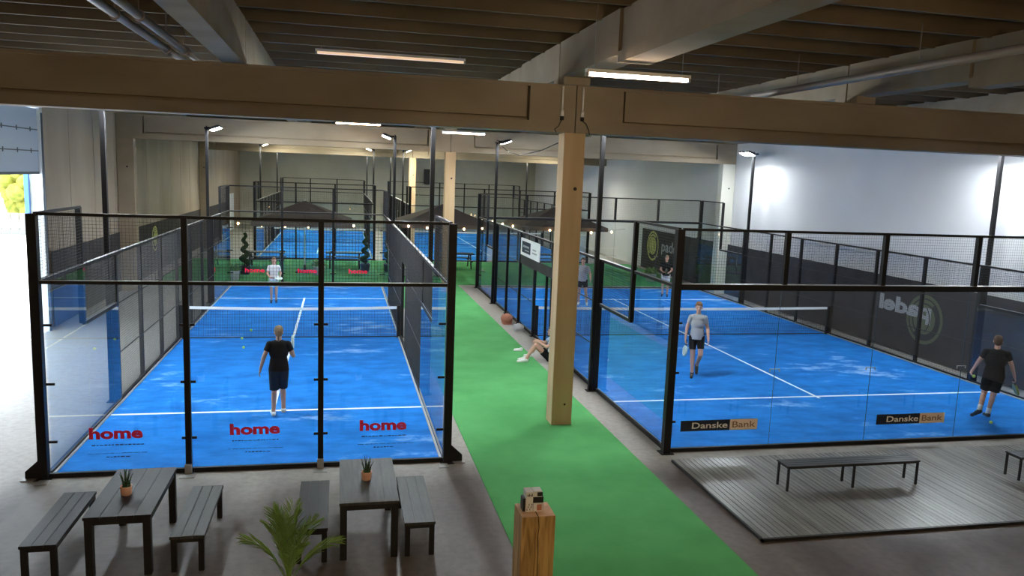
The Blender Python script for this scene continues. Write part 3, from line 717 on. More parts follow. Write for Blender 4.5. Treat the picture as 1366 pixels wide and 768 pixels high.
# aloe pots
def aloe():
    t = thing('potted_aloe', 'blush pot of spiky aloe on the leftmost table', 'potted plant', (0, 0, 0), 'aloe pots on the tables')
    b = MB(); b.lathe((0, 0, 0), [(.052, 0), (.060, .01), (.068, .10), (.070, .115), (.062, .115), (.058, .095)], 24); b.build('pot', M['terracotta'], t)
    b = MB(); b.lathe((0, 0, 0), [(.055, .09), (.058, .097)], 16); b.build('soil', M['soil'], t)
    rr = random.Random(5)
    for k in range(11):
        a = k*2.4; tilt = .02+.014*k; h = .25-.009*k; r_ = .014
        b = MB(); base = Vector((math.cos(a)*.012*k**.5, math.sin(a)*.012*k**.5, .095)); prev = base; n_ = 5
        for s in range(n_):
            f_ = (s+1)/n_; p = base+Vector((math.cos(a)*tilt*f_*f_*.8*h*3, math.sin(a)*tilt*f_*f_*.8*h*3, h*f_))
            b.tube(prev, p, r_*(1-s/n_)+.0012, r_*(1-(s+1)/n_)+.0012, n=6); prev = p
        b.build('leaf', M['leaf_dark'], t)
    return t
al = aloe(); al.location = (-2.55, 9.90, .75)
dup(al, (.355, 10.03, .75), 'blush pot of spiky aloe on the right hand table', rotz=1.1)

# palm in front
pt = thing('potted_palm', 'green feather palm rising at the bottom edge beside the dark bench', 'palm', (-.52, 8.05, 0))
b = MB(); b.lathe((-.52, 8.05, 0), [(.15, 0), (.17, .02), (.21, .34), (.22, .38), (.19, .38), (.18, .33)], 28); b.build('pot', M['dark_steel'], pt)
b = MB(); b.lathe((-.52, 8.05, 0), [(.17, .31), (.18, .335)], 20); b.build('soil', M['soil'], pt)
rr = random.Random(11)
fr = [(-2.9, .42, .82), (-.1, .50, .72), (-1.8, .12, 1.0), (1.2, .14, 1.04), (-2.5, .22, .95), (-.6, .22, .92), (2.4, .22, 1.0), (3.0, .12, 1.0), (.5, .30, .85), (-1.2, .32, .80), (1.9, .36, .90), (-2.1, .05, .92), (.1, .10, 1.0)]
for a, reach, hgt in fr:
    b = MB(); base = Vector((-.52, 8.05, .33)); dr = Vector((math.cos(a), math.sin(a), 0)); pts = []
    for s in range(13):
        f_ = s/12; pts.append(base+dr*(reach*(f_**1.6))+Vector((0, 0, hgt*(f_-.10*f_**4*(1+reach*2.0)))))
    for p, q, s in zip(pts, pts[1:], range(12)): b.tube(p, q, .008*(1-s/14), .008*(1-(s+1)/14), n=5, cap=False)
    side = dr.cross(Vector((0, 0, 1)))
    for s in range(24):
        f_ = .34+.66*s/23; i = min(11, int(f_*12)); p = pts[i].lerp(pts[i+1], f_*12-i); tdir = (pts[i+1]-pts[i]).normalized()
        L_ = .22*math.sin(PI*min(1, (f_-.22)/.85))**.6+.03
        for sg in (-1, 1):
            d = (tdir*.85+side*sg*(.75-.3*f_)+Vector((0, 0, .15-.3*f_))+Vector((rr.uniform(-.1, .1), rr.uniform(-.1, .1), rr.uniform(-.1, .1)))).normalized()
            wv = d.cross(Vector((0, 0, 1))).normalized()*.0065 if abs(d.z) < .95 else side*.0065
            m_ = p+d*L_*.5+Vector((0, 0, .006)); e = p+d*L_+Vector((0, 0, -.05*L_))
            b.add([p, m_+wv, e, m_-wv], [(0, 1, 2), (0, 2, 3)])
    b.build('frond', M['leaf_green'], pt)

# timber pedestal and the printed carton on it
t = thing('timber_pedestal', 'square cracked timber pedestal standing at the edge of the green carpet', 'pedestal', (2.12, 7.96, 0))
b = MB(); b.box(1.935, 7.775, 0, 2.315, 8.145, 1.147); b.build('post', M['timber'], t, bevel=.008)
b = MB(); b.box(1.94, 7.78, 1.147, 2.31, 8.14, 1.151); b.build('end_grain', M['timber_end'], t)
b = MB(); z = 1.15; x = 2.118; rr = random.Random(2)
pth = []
while z > 0: pth.append((x, z)); x += rr.uniform(-.006, .006)+(2.13-x)*.1; z -= .06
for (xa, za), (xb, zb) in zip(pth, pth[1:]):
    w_ = .0045; b.quad((xa-w_, 7.7735, za), (xa+w_, 7.7735, za), (xb+w_, 7.7735, zb), (xb-w_, 7.7735, zb))
b.box(2.112, 7.775, 1.1512, 2.122, 7.99, 1.1522); b.build('crack', M['soil'], t)
t = thing('printed_carton', 'small black and white printed carton on top of the timber pedestal', 'carton', (2.09, 7.97, 1.152))
b = MB(); b.box(2.005, 7.90, 1.152, 2.085, 8.04, 1.38); b.build('left_block', M['cloth_white'], t, bevel=.004)
b = MB(); b.box(2.09, 7.90, 1.152, 2.20, 8.04, 1.245); b.build('lower_block', M['cloth_white'], t, bevel=.004)
b = MB(); b.box(2.09, 7.91, 1.315, 2.19, 8.04, 1.38); b.build('upper_block', M['cloth_white'], t, bevel=.004)
b = MB(); b.box(1.975, 7.92, 1.152, 2.004, 8.03, 1.30); b.box(2.09, 7.915, 1.246, 2.205, 8.03, 1.314); b.box(2.13, 7.895, 1.33, 2.19, 7.90, 1.375)
for k in range(6): b.box(2.015+k*.011, 7.895, 1.17+.028*(k % 3), 2.022+k*.011, 7.90, 1.19+.028*(k % 3))
for k in range(4): b.box(2.02+k*.016, 7.895, 1.33, 2.028+k*.016, 7.90, 1.35+.01*(k % 2))
b.build('black_print', M['leg_black'], t)
b = MB(); b.box(2.13, 7.894, 1.165, 2.185, 7.90, 1.235); b.build('red_print', M['bag_rust'], t, bevel=.003)

# ------------------------------------------------------------------ lounge between the court rows
def parasol():
    t = thing('parasol', 'large dark square parasol behind the left front court', 'parasol', (0, 0, 0), 'dark parasols of the lounge')
    b = MB(); s = 2.15; b.add([(-s,-s,2.42),(s,-s,2.42),(s,s,2.42),(-s,s,2.42),(0,0,3.30)], [(0,1,4),(1,2,4),(2,3,4),(3,0,4)])
    for (a, c) in (((-s,-s),(s,-s)),((s,-s),(s,s)),((s,s),(-s,s)),((-s,s),(-s,-s))): b.quad((a[0],a[1],2.24),(c[0],c[1],2.24),(c[0],c[1],2.42),(a[0],a[1],2.42))
    o = b.build('canopy', M['canopy'], t); sd_ = o.modifiers.new('thick', 'SOLIDIFY'); sd_.thickness = .01
    b = MB(); b.tube((0,0,0),(0,0,3.34),.03,n=12); b.build('pole', M['white_frame'], t)
    b = MB(); b.box(-.4,-.4,0,.4,.4,.07); b.tube((0,0,.07),(0,0,.35),.045,n=12); b.build('base', M['dark_steel'], t)
    for k in range(4):
        a = PI/4+k*PI/2; b = MB(); b.tube((0,0,3.26),(math.cos(a)*s*1.39,math.sin(a)*s*1.39,2.41),.012,n=6); b.build('rib', M['dark_steel'], t)
    return t
PZ = .012
pa = parasol(); pa.location = (-1.62, 37.2, PZ)
dup(pa, (4.9, 38.2, PZ), 'large dark square parasol behind the second column')
dup(pa, (10.6, 38.4, PZ), 'large dark square parasol behind the right front court')
def bulbs(pts, label, sag=.12, step=.95):
    t = thing('string_lights', label, 'string lights', pts[0], 'warm string lights of the lounge')
    cb = MB(); 
    for p, q in zip(pts, pts[1:]):
        p, q = Vector(p), Vector(q); n = max(2, round((q-p).length/step)); pr_ = None
        for i in range(n*3+1):
            f_ = i/(n*3); c = p.lerp(q, f_)-Vector((0, 0, sag*4*f_*(1-f_)))
            if pr_ is not None: cb.tube(pr_, c, .006, n=5, cap=False)
            pr_ = c
            if i % 3 == 1:
                b = MB(); b.ell(c-Vector((0, 0, .09)), (.042, .042, .052), 10, 7); b.build('bulb', M['bulb_glow'], t)
                cb.tube(c, c-Vector((0, 0, .05)), .016, n=6)
    cb.build('cable', M['leg_black'], t)
bulbs([(-4.6, 35.1, 2.45), (1.2, 35.1, 2.50)], 'string of warm bulbs along the left parasol')
bulbs([(2.75, 36.04, 2.45), (7.05, 36.04, 2.45)], 'string of warm bulbs along the middle parasol')
bulbs([(7.2, 41.0, 2.62), (9.4, 36.0, 2.42), (13.6, 36.2, 2.42)], 'string of warm bulbs along the right parasol')
def picnic():
    t = thing('picnic_table', 'dark picnic table with benches under the left parasol', 'table', (0,0,0), 'dark tables of the lounge')
    b = MB(); [b.box(-.9, -.38+k*.155, .71, .9, -.38+k*.155+.145, .75) for k in range(5)]; b.build('table_top', M['black_wood'], t)
    for s in (-1, 1): b = MB(); [b.box(-.9, s*.72-.14+k*.145, .42, .9, s*.72-.14+k*.145+.135, .455) for k in range(2)]; b.build('seat', M['black_wood'], t)
    for s in (-1, 1):
        b = MB(); b.box(s*.7-.03, -.8, .36, s*.7+.03, .8, .42); b.box(s*.7-.03, -.38, .65, s*.7+.03, .38, .71); b.tube((s*.7, -.25, .68), (s*.7, -.62, 0), .035, n=6); b.tube((s*.7, .25, .68), (s*.7, .62, 0), .035, n=6); b.build('leg', M['leg_black'], t)
    return t
pc = picnic(); pc.location = (-3.5, 38.9, PZ)
dup(pc, (.2, 39.2, PZ), 'dark picnic table with benches right of the left parasol pole')
dup(pc, (5.8, 39.6, PZ), 'dark picnic table with benches under the middle parasol')
dup(pc, (10.8, 39.9, PZ), 'dark picnic table with benches under the right parasol')
def topiary():
    t = thing('spiral_topiary', 'dark spiral topiary in a pot behind the left front court', 'potted plant', (0,0,0), 'spiral topiaries of the lounge')
    b = MB(); b.lathe((0,0,0), [(.16,0),(.20,.02),(.24,.34),(.25,.38),(.21,.38),(.20,.34)], 20); b.build('pot', M['dark_steel'], t)
    b = MB(); b.tube((0,0,.33),(0,0,1.75),.02,n=8); b.build('stem', M['soil'], t)
    b = MB(); rr = random.Random(4)
    for k in range(150):
        f_ = k/149; a = f_*2*PI*3.2; r_ = .20*(1-f_*.75); q = .13*(1-.5*f_)
        b.ell((math.cos(a)*r_*.7, math.sin(a)*r_*.7, .5+f_*1.3), (q+rr.uniform(-.02,.02), q, q*.9), 7, 5)
    b.build('foliage', M['topiary'], t)
    return t
tp = topiary(); tp.location = (-4.15, 36.2, PZ)
dup(tp, (1.15, 37.6, PZ), 'dark spiral topiary in a pot right of the left parasol', rotz=1.5)
def shrub():
    t = thing('potted_shrub', 'bushy green potted shrub left of the left topiary', 'potted plant', (0,0,0), 'bushy pots of the lounge')
    b = MB(); b.lathe((0,0,0), [(.16,0),(.22,.02),(.26,.36),(.27,.40),(.22,.40),(.21,.36)], 20); b.build('planter', M['bag_grey'], t)
    b = MB(); rr = random.Random(8)
    for k in range(130):
        a = rr.uniform(0, 2*PI); e = rr.uniform(.1, 1.2); L_ = rr.uniform(.25, .5); d = Vector((math.cos(a)*math.cos(e), math.sin(a)*math.cos(e), math.sin(e)))
        p = Vector((0,0,.38)); m_ = p+d*L_*.6; q = p+d*L_+Vector((0,0,-.05)); wv = d.cross(Vector((0,0,1))).normalized()*.03; b.add([p, m_+wv, q, m_-wv], [(0,1,2),(0,2,3)])
    b.build('foliage', M['leaf_green'], t)
    return t
sh = shrub(); sh.location = (-4.4, 34.4, PZ)
dup(sh, (-.95, 36.2, PZ), 'bushy green potted shrub behind the far player on the left court')
dup(sh, (2.9, 36.4, PZ), 'bushy green potted shrub left of the second column')
dup(sh, (14.6, 35.0, PZ), 'bushy green potted shrub at the far right of the lounge')

# ------------------------------------------------------------------ people
def capsule(b, p, q, r0, r1, n=12):
    b.tube(p, q, r0, r1, n=n); b.ell(p, (r0, r0, r0), n, 7); b.ell(q, (r1, r1, r1), n, 7)
def remesh(b, name, mats, parent, voxel, smooth=2, region=None):
    me = b.mesh(name+'_raw', mats[0]); o = bpy.data.objects.new(name+'_tmp', me); C.objects.link(o)
    m_ = o.modifiers.new('r', 'REMESH'); m_.mode = 'VOXEL'; m_.voxel_size = voxel; m_.use_smooth_shade = True
    s_ = o.modifiers.new('s', 'SMOOTH'); s_.iterations = smooth; s_.factor = .5
    dg = bpy.context.evaluated_depsgraph_get(); dg.update(); me2 = bpy.data.meshes.new_from_object(o.evaluated_get(dg)); me2.name = name
    bpy.data.objects.remove(o); bpy.data.meshes.remove(me); me2.materials.clear()
    for q in mats: me2.materials.append(q)
    if region:
        for p in me2.polygons: p.material_index = region(p.center)
    ob = bpy.data.objects.new(name, me2); C.objects.link(ob); ob.parent = parent
    return ob
def hand(b, w_, d, palm_n, side, curl=.5, k=1.0):
    """w_ wrist, d direction of the fingers, palm_n normal of the palm (towards what it closes on), side = +1 thumb along d x n"""
    d = d.normalized(); pn = (palm_n-d*palm_n.dot(d)).normalized(); t = d.cross(pn).normalized()*side
    pc_ = w_+d*.048*k
    rot = Matrix((t, d, pn)).transposed()
    b.ell(pc_, (.040*k, .050*k, .016*k), 12, 8, rot=rot)
    for i, (off, L_) in enumerate(((.027, .070), (.009, .080), (-.009, .075), (-.027, .058))):
        p = w_+d*.085*k+t*off*k; a = curl*.6; dirn = d
        for j in range(3):
            ang = curl*(.5+.55*j); dirn = (d*math.cos(ang)+pn*math.sin(ang)).normalized()
            q = p+dirn*L_*k*(.45, .32, .23)[j]; capsule(b, p, q, .0095*k*(1-.08*j), .0088*k*(1-.1*j), 8); p = q
    p = w_+d*.02*k+t*.032*k
    q = p+(t*.6+d*.8+pn*.35).normalized()*.042*k; capsule(b, p, q, .013*k, .011*k, 8)
    capsule(b, q, q+(t*.15+d*.8+pn*.55).normalized()*.034*k, .011*k, .009*k, 8)
def person(label, loc, rotz, H, J, shirt, shorts, hair, shoes, socks=None, sleeve=.62, short_f=.75, voxel=.010, hairstyle='short', wide=1.0, build=1.0, head_turn=0.0, gaze=0.0, longpants=False):
    """local frame: person faces +y, x to the person's right, z up, feet at 0; J overrides joints (at 1.75 m)"""
    k = H/1.75; V = lambda *a: Vector(a)*k
    D = dict(pelvis=(0,0,.95), chest=(0,0,1.26), neck=(0,-.005,1.47), head=(0,.025,1.645), shR=(.168*wide,0,1.410), shL=(-.168*wide,0,1.410), elR=(.25,-.03,1.14), elL=(-.25,-.03,1.14),
             wrR=(.27,.06,.90), wrL=(-.27,.06,.90), hipR=(.09,0,.93), hipL=(-.09,0,.93), knR=(.10,.02,.50), knL=(-.10,.02,.50), anR=(.10,-.03,.085), anL=(-.10,-.03,.085),
             toeR=(.11,.17,.03), toeL=(-.11,.17,.03), fdR=None, fdL=None, curlR=.5, curlL=.5)
    D.update(J); P = {q: (Vector(v)*k if isinstance(v, tuple) else v) for q, v in D.items()}
    t = thing('person', label, 'person', loc); t.rotation_euler.z = rotz
    tilt = (P['neck']-P['pelvis']).normalized(); q0 = Vector((0,0,1)).rotation_difference(tilt).to_matrix()
    b = MB()
    torso = [(P['pelvis']+V(0,0,.0), (.160*build, .112*build, .13)), (P['pelvis'].lerp(P['chest'], .5), (.142*build, .100*build, .17)), (P['chest'], (.168*build*wide, .112*build, .175)), (P['chest'].lerp(P['neck'], .55), (.150*wide, .09, .11))]
    for c, r in torso: b.ell(c, tuple(x*k for x in r), 18, 12, rot=q0)
    capsule(b, P['neck']-V(0,0,.03), P['head']-V(0,.01,.05), .058*k, .052*k)
    hd = P['head']; hr_ = Matrix.Rotation(head_turn, 3, 'Z') @ Matrix.Rotation(-gaze, 3, 'X')
    Hh = lambda x, y, z: hd+(hr_ @ V(x, y, z))
    b.ell(Hh(0,-.012,.02), tuple(x*k for x in (.076,.096,.100)), 16, 12, rot=hr_)
    b.ell(Hh(0,.018,-.045), tuple(x*k for x in (.058,.072,.072)), 14, 10, rot=hr_)
    b.ell(Hh(0,.092,-.018), tuple(x*k for x in (.012,.020,.026)), 8, 6, rot=hr_)
    b.ell(Hh(0,.070,-.095), tuple(x*k for x in (.026,.022,.018)), 8, 6, rot=hr_)
    for s in (-1, 1): b.ell(Hh(s*.078,-.01,-.01), tuple(x*k for x in (.010,.020,.032)), 8, 6, rot=hr_)
    for s in 'RL':
        capsule(b, P['sh'+s], P['el'+s], .052*k*build, .040*k); capsule(b, P['el'+s], P['wr'+s], .040*k, .027*k)
        capsule(b, P['el'+s].lerp(P['wr'+s], .12), P['el'+s].lerp(P['wr'+s], .45), .041*k, .035*k)
        fd = P['fd'+s] or (P['wr'+s]-P['el'+s]); sx = 1 if s == 'R' else -1
        pn = P.get('pn'+s) or Vector((-sx, 0, 0)); hand(b, P['wr'+s], fd, pn, 1 if (fd.cross(pn)).y > 0 else -1, P['curl'+s], k)
        capsule(b, P['hip'+s], P['kn'+s], .085*k*build, .056*k); capsule(b, P['kn'+s], P['an'+s], .053*k, .038*k)
        d_ = P['an'+s]-P['kn'+s]; capsule(b, P['kn'+s]+d_*.15+V(0,-.012,0), P['kn'+s]+d_*.42+V(0,-.012,0), .055*k, .050*k)
        capsule(b, P['an'+s], P['toe'+s], .038*k, .026*k)
    lipc = Hh(0, .088, -.062)
    body = remesh(b, 'body', [M['skin'], M['lips']], t, voxel, 2, region=lambda c: 1 if ((c-lipc).x/(.024*k))**2+((c-lipc).z/(.009*k))**2+((c-lipc).y/(.03*k))**2 < 1 else 0)
    for s in (-1, 1):
        e = MB(); e.ell(Hh(s*.031, .083, .008), (.010*k, .006*k, .006*k), 8, 6); e.build('eye', M['eye'], t).data.transform(Matrix.Translation(wloc(t)))
        e = MB(); e.ell(Hh(s*.031, .084, .028), (.016*k, .006*k, .004*k), 8, 6); e.build('eyebrow', M[hair], t).data.transform(Matrix.Translation(wloc(t)))
    # shirt
    b = MB(); g = .016*k
    for c, r in torso[1:]: b.ell(c, tuple(x*k+g for x in r), 18, 12, rot=q0)
    wz = P['pelvis']-V(0,0,.055); n = 18
    up_ = P['pelvis'].lerp(P['chest'], .55)
    ring = lambda c, rx, ry: [c+(q0 @ Vector((rx*math.cos(2*PI*i/n), ry*math.sin(2*PI*i/n), 0))) for i in range(n)]
    vs = ring(wz, .192*k*build, .142*k*build)+ring(up_, .163*k*build, .120*k*build); b.add(vs, [(i,(i+1)%n,n+(i+1)%n,n+i) for i in range(n)]+[tuple(range(n))[::-1], tuple(range(n, 2*n))], True)
    capsule(b, P['shR'].lerp(P['shL'], .07)-V(0,0,.012), P['shL'].lerp(P['shR'], .07)-V(0,0,.012), .052*k, .052*k); capsule(b, P['neck']-V(0,0,.03), P['shR'].lerp(P['neck'], .25), .055*k, .045*k); capsule(b, P['neck']-V(0,0,.03), P['shL'].lerp(P['neck'], .25), .055*k, .045*k)
    b.tube(P['neck']-V(0,0,.10), P['neck']-V(0,0,.02), .10*k, .066*k, n=14)
    for s in 'RL':
        e = P['sh'+s].lerp(P['el'+s], sleeve); b.ell(P['sh'+s]-V(0,0,.008), (.069*k*build,)*3, 12, 8); b.tube(P['sh'+s]-V(0,0,.012), e, .067*k*build, .062*k*build, n=14)
    remesh(b, 'shirt', [M[shirt]], t, voxel, 2)
    # shorts
    b = MB(); b.ell(P['pelvis']-V(0,0,.03), tuple(x*k+g*.5 for x in (.160*build, .114*build, .095)), 18, 12, rot=q0)
    b.ell(P['pelvis'].lerp((P['hipR']+P['hipL'])/2, .9)-V(0,0,.03), tuple(x*k for x in (.165*build, .118*build, .09)), 16, 10)
    for s in 'RL':
        e = P['hip'+s].lerp(P['kn'+s], short_f); b.ell(P['hip'+s], (.103*k*build,)*3, 12, 8); b.tube(P['hip'+s], e, .106*k*build, .088*k*build, n=16)
        if longpants: b.ell(P['kn'+s], (.07*k,)*3, 12, 8); b.tube(P['kn'+s], P['an'+s]+V(0,0,.02), .07*k, .052*k, n=14)
    remesh(b, 'shorts', [M[shorts]], t, voxel, 2)
    for s in 'RL':
        a_, to = P['an'+s], P['toe'+s]; d = (to-a_).normalized(); b = MB(); rr_ = Vector((0,1,0)).rotation_difference(d).to_matrix()
        heel = a_-d*.035*k-V(0,0,.03)
        capsule(b, heel, to, .043*k, .036*k, 12); b.ell(heel.lerp(to, .45)+V(0,0,.01), (.044*k, .085*k, .045*k), 12, 8, rot=rr_); b.tube(a_-V(0,0,.02), a_+V(0,0,.025), .048*k, .043*k, n=12)
        remesh(b, 'shoe', [M[shoes]], t, voxel, 1)
        if socks: b = MB(); b.tube(a_, a_+(P['kn'+s]-a_).normalized()*.13*k, .045*k, .047*k, n=12); b.build('sock', M[socks], t).data.transform(Matrix.Translation(wloc(t)))
    b = MB()
    b.ell(Hh(0,-.028,.040), tuple(x*k for x in (.086,.100,.092)), 16, 12, rot=hr_)
    b.ell(Hh(0,-.055,-.015), tuple(x*k for x in (.080,.065,.075)), 14, 10, rot=hr_)
    b.ell(Hh(0,.045,.085), tuple(x*k for x in (.066,.040,.030)), 12, 8, rot=hr_)
    if hairstyle == 'ponytail':
        b.ell(Hh(0,-.125,.03), tuple(x*k for x in (.028,.030,.028)), 10, 8); capsule(b, Hh(0,-.135,.01), Hh(0,-.135,-.16), .024*k, .012*k)
    if hairstyle == 'bob': capsule(b, Hh(-.06,-.05,-.02), Hh(-.055,-.05,-.11), .035*k, .028*k); capsule(b, Hh(.06,-.05,-.02), Hh(.055,-.05,-.11), .035*k, .028*k)
    remesh(b, 'hair', [M[hair]], t, voxel*.8, 2)
    return t, P, k
def to_world(t, p): return Matrix.Translation(t.location) @ Matrix.Rotation(t.rotation_euler.z, 4, 'Z') @ p
def racket(grip, direction, normal, m, label):
    """padel racket: grip = centre of the handle, direction = towards the head"""
    d = direction.normalized(); nn = (normal-d*normal.dot(d)).normalized(); s = d.cross(nn)
    t = thing('padel_racket', label, 'racket', grip)
    T = Matrix((s, d, nn)).transposed().to_4x4(); T.translation = grip
    b = MB(); n = 28; out = []
    for i in range(n):
        a = 2*PI*i/n; out.append((.128*math.sin(a), .205+.135*-math.cos(a)))
    vs = [(x, y, -.019) for x, y in out]+[(x, y, .019) for x, y in out]
    b.add(vs, [tuple(range(n))[::-1], tuple(range(n, 2*n))]+[(i,(i+1)%n,n+(i+1)%n,n+i) for i in range(n)])
    b.v = [tuple(T @ Vector(p)) for p in b.v]; hd = b.build('racket_head', M[m], t, bevel=.006)
    b = MB()
    for i in range(-3, 4):
        for j in range(-3, 4):
            if i*i+j*j < 11: b.tube((i*.027, .205+j*.027, -.0195), (i*.027, .205+j*.027, .0195), .0055, n=8)
    b.v = [tuple(T @ Vector(p)) for p in b.v]; b.build('face_holes', M['leg_black'], hd)
    b = MB(); b.tube((0, -.07, 0), (0, .055, 0), .015, n=10); b.tube((0, -.075, 0), (0, -.065, 0), .018, n=10)
    b.tube((-.0, .05, 0), (-.05, .095, 0), .011, n=8); b.tube((.0, .05, 0), (.05, .095, 0), .011, n=8)
    b.v = [tuple(T @ Vector(p)) for p in b.v]; b.build('grip', M['leg_black'], t)
    return t
def ball(p, label, r=.034):
    b = MB(); b.ell(p, (r, r, r), 16, 10); tag(b.build('tennis_ball', M['ball']), label, 'ball', 'padel balls')
def held(t, P, k, s, dir_local, nrm_local, m, label):
    w_ = P['wr'+s]; fd = (P['fd'+s] or (P['wr'+s]-P['el'+s])).normalized(); pn = P.get('pn'+s) or Vector((-1 if s == 'R' else 1, 0, 0)); pn = (pn-fd*pn.dot(fd)).normalized()
    g = w_+fd*.095*k+pn*.028*k; R_ = Matrix.Rotation(t.rotation_euler.z, 3, 'Z')
    return racket(to_world(t, g), R_ @ Vector(dir_local), R_ @ Vector(nrm_local), m, label)

TF = .016
def px(u, v, z):
    d = fw+r2*((u-683)/F_PX)-u2*((v-384)/F_PX); s = (z-CAM_H)/d.z; return Vector((0, 0, CAM_H))+d*s
# woman in black on the left court, seen from behind, stepping forward
t, P, k = person('blonde woman in black shirt and dark knee shorts seen from behind on the left court', (-1.15, 15.30, TF), .05, 1.76,
    dict(hipR=(.085,0,.93), hipL=(-.085,0,.93), knR=(.075,.10,.52), anR=(.085,.00,.115), toeR=(.10,.19,.045), knL=(-.085,.02,.50), anL=(-.10,-.10,.085), toeL=(-.10,.09,.03),
         elR=(.27,.02,1.17), wrR=(.255,.23,1.13), fdR=(.0,.8,.25), pnR=(-.1,-.1,1), elL=(-.27,-.05,1.17), wrL=(-.335,-.02,.93), curlR=1.3, curlL=.5),
    'cloth_black', 'cloth_navy', 'hair_blonde', 'shoe_white', socks=None, sleeve=.55, short_f=.98, voxel=.009, hairstyle='ponytail', build=1.0)
held(t, P, k, 'R', (.02, .5, .75), (1, .0, .15), 'racket_pale', 'pale racket held up by the woman in black on the left court')
# far player on the left court facing the viewer
t, P, k = person('fair haired player in white shirt at the far end of the left court', (-2.30, 28.6, TF), PI+.08, 1.60,
    dict(elR=(.24,.05,1.14), wrR=(.12,.24,.98), fdR=(-.6,.5,0), pnR=(0,-.3,1), elL=(-.25,-.02,1.15), wrL=(-.20,.16,.96), fdL=(.4,.6,-.2), curlR=1.2, knL=(-.09,.09,.52), anL=(-.08,.0,.10), toeL=(-.08,.16,.04)),
    'cloth_white', 'cloth_mint', 'hair_blonde', 'shoe_navy', voxel=.013, hairstyle='bob', short_f=.72)
held(t, P, k, 'R', (-.9, .3, -.05), (0, .2, 1), 'racket_pale', 'pale racket held by the far player on the left court')
# man walking towards the viewer on the right court
t, P, k = person('man in pale grey shirt and black shorts walking towards the viewer on the right court', (8.66, 17.60, TF), PI-.42, 1.86,
    dict(elR=(.235,-.04,1.14), wrR=(.255,.04,.89), elL=(-.235,-.03,1.14), wrL=(-.26,.10,.91), curlR=1.3, curlL=.7, knR=(.07,.05,.50), anR=(.055,.06,.085), toeR=(.07,.26,.03),
         knL=(-.11,.10,.54), anL=(-.05,-.13,.24), toeL=(-.05,.02,.08), fdR=(.02,.10,-1), pnR=(-1,.2,0)),
    'cloth_grey', 'cloth_black', 'hair_ginger', 'shoe_black', voxel=.009, short_f=.66, sleeve=.55, gaze=.15, build=.90, wide=.95)
held(t, P, k, 'R', (.12, .10, -1), (1, .32, 0), 'racket_pale', 'pale racket hanging from the hand of the man in grey')
# man in black near the right edge, seen from behind
t, P, k = person('man in black shirt and black shorts seen from behind near the right edge', (13.60, 13.62, TF), -.72, 1.82,
    dict(hipR=(.09,0,.93), hipL=(-.09,0,.93), knR=(.03,.02,.51), anR=(-.02,.02,.11), toeR=(-.07,.19,.06), knL=(-.13,.06,.53), anL=(-.19,-.20,.20), toeL=(-.30,-.08,.06),
         elR=(.29,.02,1.17), wrR=(.37,.12,.93), fdR=(.25,.3,-.8), pnR=(-1,0,-.2), elL=(-.30,.02,1.17), wrL=(-.38,.14,.95), curlR=1.3, curlL=1.1, pnL=(.8,.4,0)),
    'cloth_black', 'cloth_black', 'hair_brown', 'shoe_black', socks='cloth_white', voxel=.009, short_f=.80, sleeve=.55, wide=1.1, build=1.06)
held(t, P, k, 'R', (.25, .3, -.85), (1, .3, .3), 'racket_lime', 'dark and lime racket held by the man in black at the right edge')
wl = to_world(t, P['wrL']+Vector((0.02, .03, -.10))*k); ball(wl+Vector((.0, -.03, -.02)), 'yellow ball in the left hand of the man in black at the right edge')
fb = px(1322, 563, TF+.034); ball(fb, 'yellow ball on the turf by the foot of the man at the right edge')
# far player on the right court
t, P, k = person('player in black shirt and white shorts at the far end of the right court', (13.35, 30.4, TF), PI-.45, 1.72,
    dict(elR=(.24,.06,1.16), wrR=(.10,.27,1.06), fdR=(-.5,.6,0), pnR=(0,-.2,1), elL=(-.25,.04,1.15), wrL=(-.12,.25,1.04), fdL=(.5,.6,0), curlR=1.2),
    'cloth_black', 'cloth_white', 'hair_blonde', 'shoe_navy', voxel=.013, short_f=.8)
held(t, P, k, 'R', (-.3, .9, .2), (1, .2, 0), 'racket_dark', 'dark racket held by the far player on the right court')
# player half hidden by the column
t, P, k = person('player in grey shirt and black shorts half hidden behind the nearest column', (9.00, 28.2, TF), PI-.35, 1.80,
    dict(elR=(.26,.02,1.15), wrR=(.26,.20,.98), elL=(-.28,.02,1.16), wrL=(-.30,.18,1.0), knL=(-.15,.08,.50), anL=(-.2,-.02,.09), toeL=(-.22,.16,.03)),
    'cloth_grey', 'cloth_black', 'hair_brown', 'shoe_white', voxel=.013, short_f=.62)
# person sitting on the floor against the right court
t, P, k = person('person in light blue sitting on the floor behind the nearest column, bare knees drawn up', (5.40, 19.30, 0.0), PI/2-.15, 1.76,
    dict(pelvis=(0,-.02,.13), chest=(0,-.05,.44), neck=(0,-.03,.66), head=(0,.01,.825), shR=(.18,-.02,.61), shL=(-.18,-.02,.61), hipR=(.09,.02,.12), hipL=(-.09,.02,.12), knR=(.15,.40,.44), knL=(-.13,.42,.46),
         anR=(.13,.62,.085), anL=(-.10,.66,.085), toeR=(.14,.82,.03), toeL=(-.10,.86,.03), elR=(.26,.14,.46), wrR=(.17,.36,.55), elL=(-.25,.14,.46), wrL=(-.14,.36,.57), fdR=(-.3,.6,-.2), fdL=(.3,.6,-.2)),
    'cloth_blue', 'cloth_black', 'hair_brown', 'shoe_white', voxel=.010, short_f=.55)

BALLS = ((-2.54, 23.50), (-2.66, 22.36), (-2.485, 21.21))
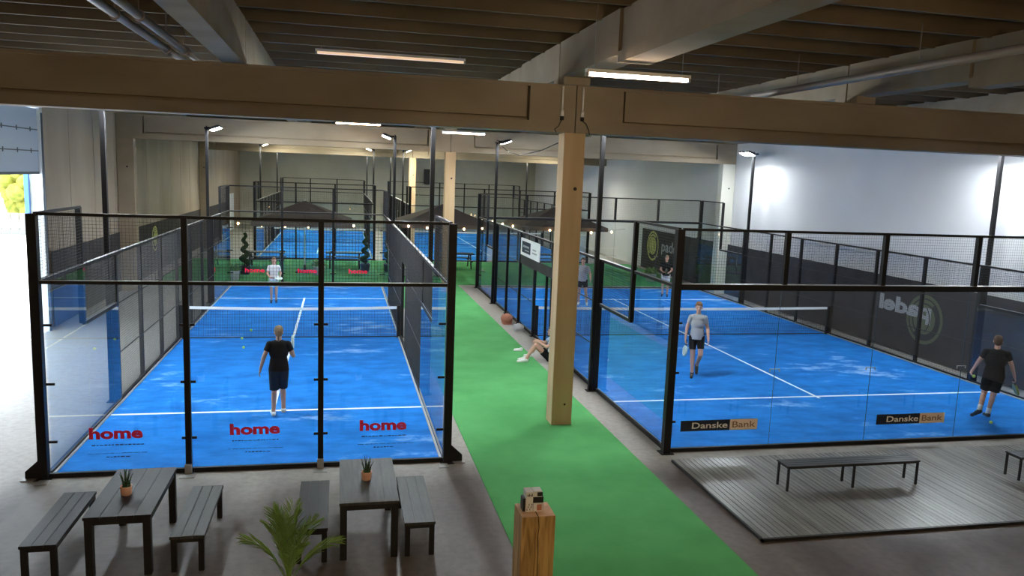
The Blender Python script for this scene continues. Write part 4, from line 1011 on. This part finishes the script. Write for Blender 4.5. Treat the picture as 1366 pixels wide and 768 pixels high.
# balls on the left court
for (x_, y_, lab) in ((BALLS[0][0], BALLS[0][1], 'ball on the left court farthest from the viewer'), (BALLS[1][0], BALLS[1][1], 'ball on the left court between the other two'), (BALLS[2][0], BALLS[2][1], 'ball on the left court nearest the woman in black')):
    ball(Vector((x_, y_, TF+.034)), lab)
b = MB(); cpts = [(5.60, 28.57, 6.0), (5.55, 26.5, 5.62), (5.3, 23.5, 5.42), (4.95, 19.5, 5.46), (4.6, 16.0, 5.60), (4.55, 14.70, 5.70)]
for p, q in zip(cpts, cpts[1:]): b.tube(p, q, .012, n=6)
tag(b.build('power_cable', M['leg_black']), 'black cable sagging from a floodlight pole to the nearest cross beam', 'cable')
# bags and bottles along the foot of the right court in the corridor
def bag(x, y, m, label, sx=.24, sy=.18, h=.26):
    t = thing('sports_bag', label, 'bag', (x, y, .0), 'bags along the corridor')
    b = MB(); b.ell((x, y, h/2), (sx, sy, h/2), 16, 10); b.box(x-sx*.7, y-sy*.7, 0, x+sx*.7, y+sy*.7, h*.4); remesh_obj = b.build('bag_body', M[m], t)
    b = MB(); pts = [(x-sx*.5, y, h*.85), (x-sx*.3, y, h*1.2), (x+sx*.3, y, h*1.2), (x+sx*.5, y, h*.85)]
    for p, q in zip(pts, pts[1:]): b.tube(p, q, .012, n=6)
    b.build('handle', M['leg_black'], t)
bag(5.33, 24.6, 'bag_rust', 'rust brown bag on the concrete strip beside the corridor', .20, .24, .34)
bag(5.45, 23.4, 'bag_grey', 'pale grey bag beside the rust brown bag', .18, .24, .24)
bag(5.42, 17.9, 'cloth_blue', 'light blue bag on the floor just behind the nearest column', .14, .22, .42)
for x_, y_, m_, lab in ((4.90, 20.6, 'shoe_white', 'white shoe lying on the edge of the green carpet left of the column'), (5.02, 19.9, 'shoe_white', 'white shoe lying by the feet of the sitting person')):
    b = MB(); capsule(b, (x_, y_, .045), (x_-.17, y_+.04, .035), .045, .034); b.tube((x_, y_, .05), (x_+.01, y_, .10), .042, .038); tag(b.build('shoe', M[m_]), lab, 'shoe')
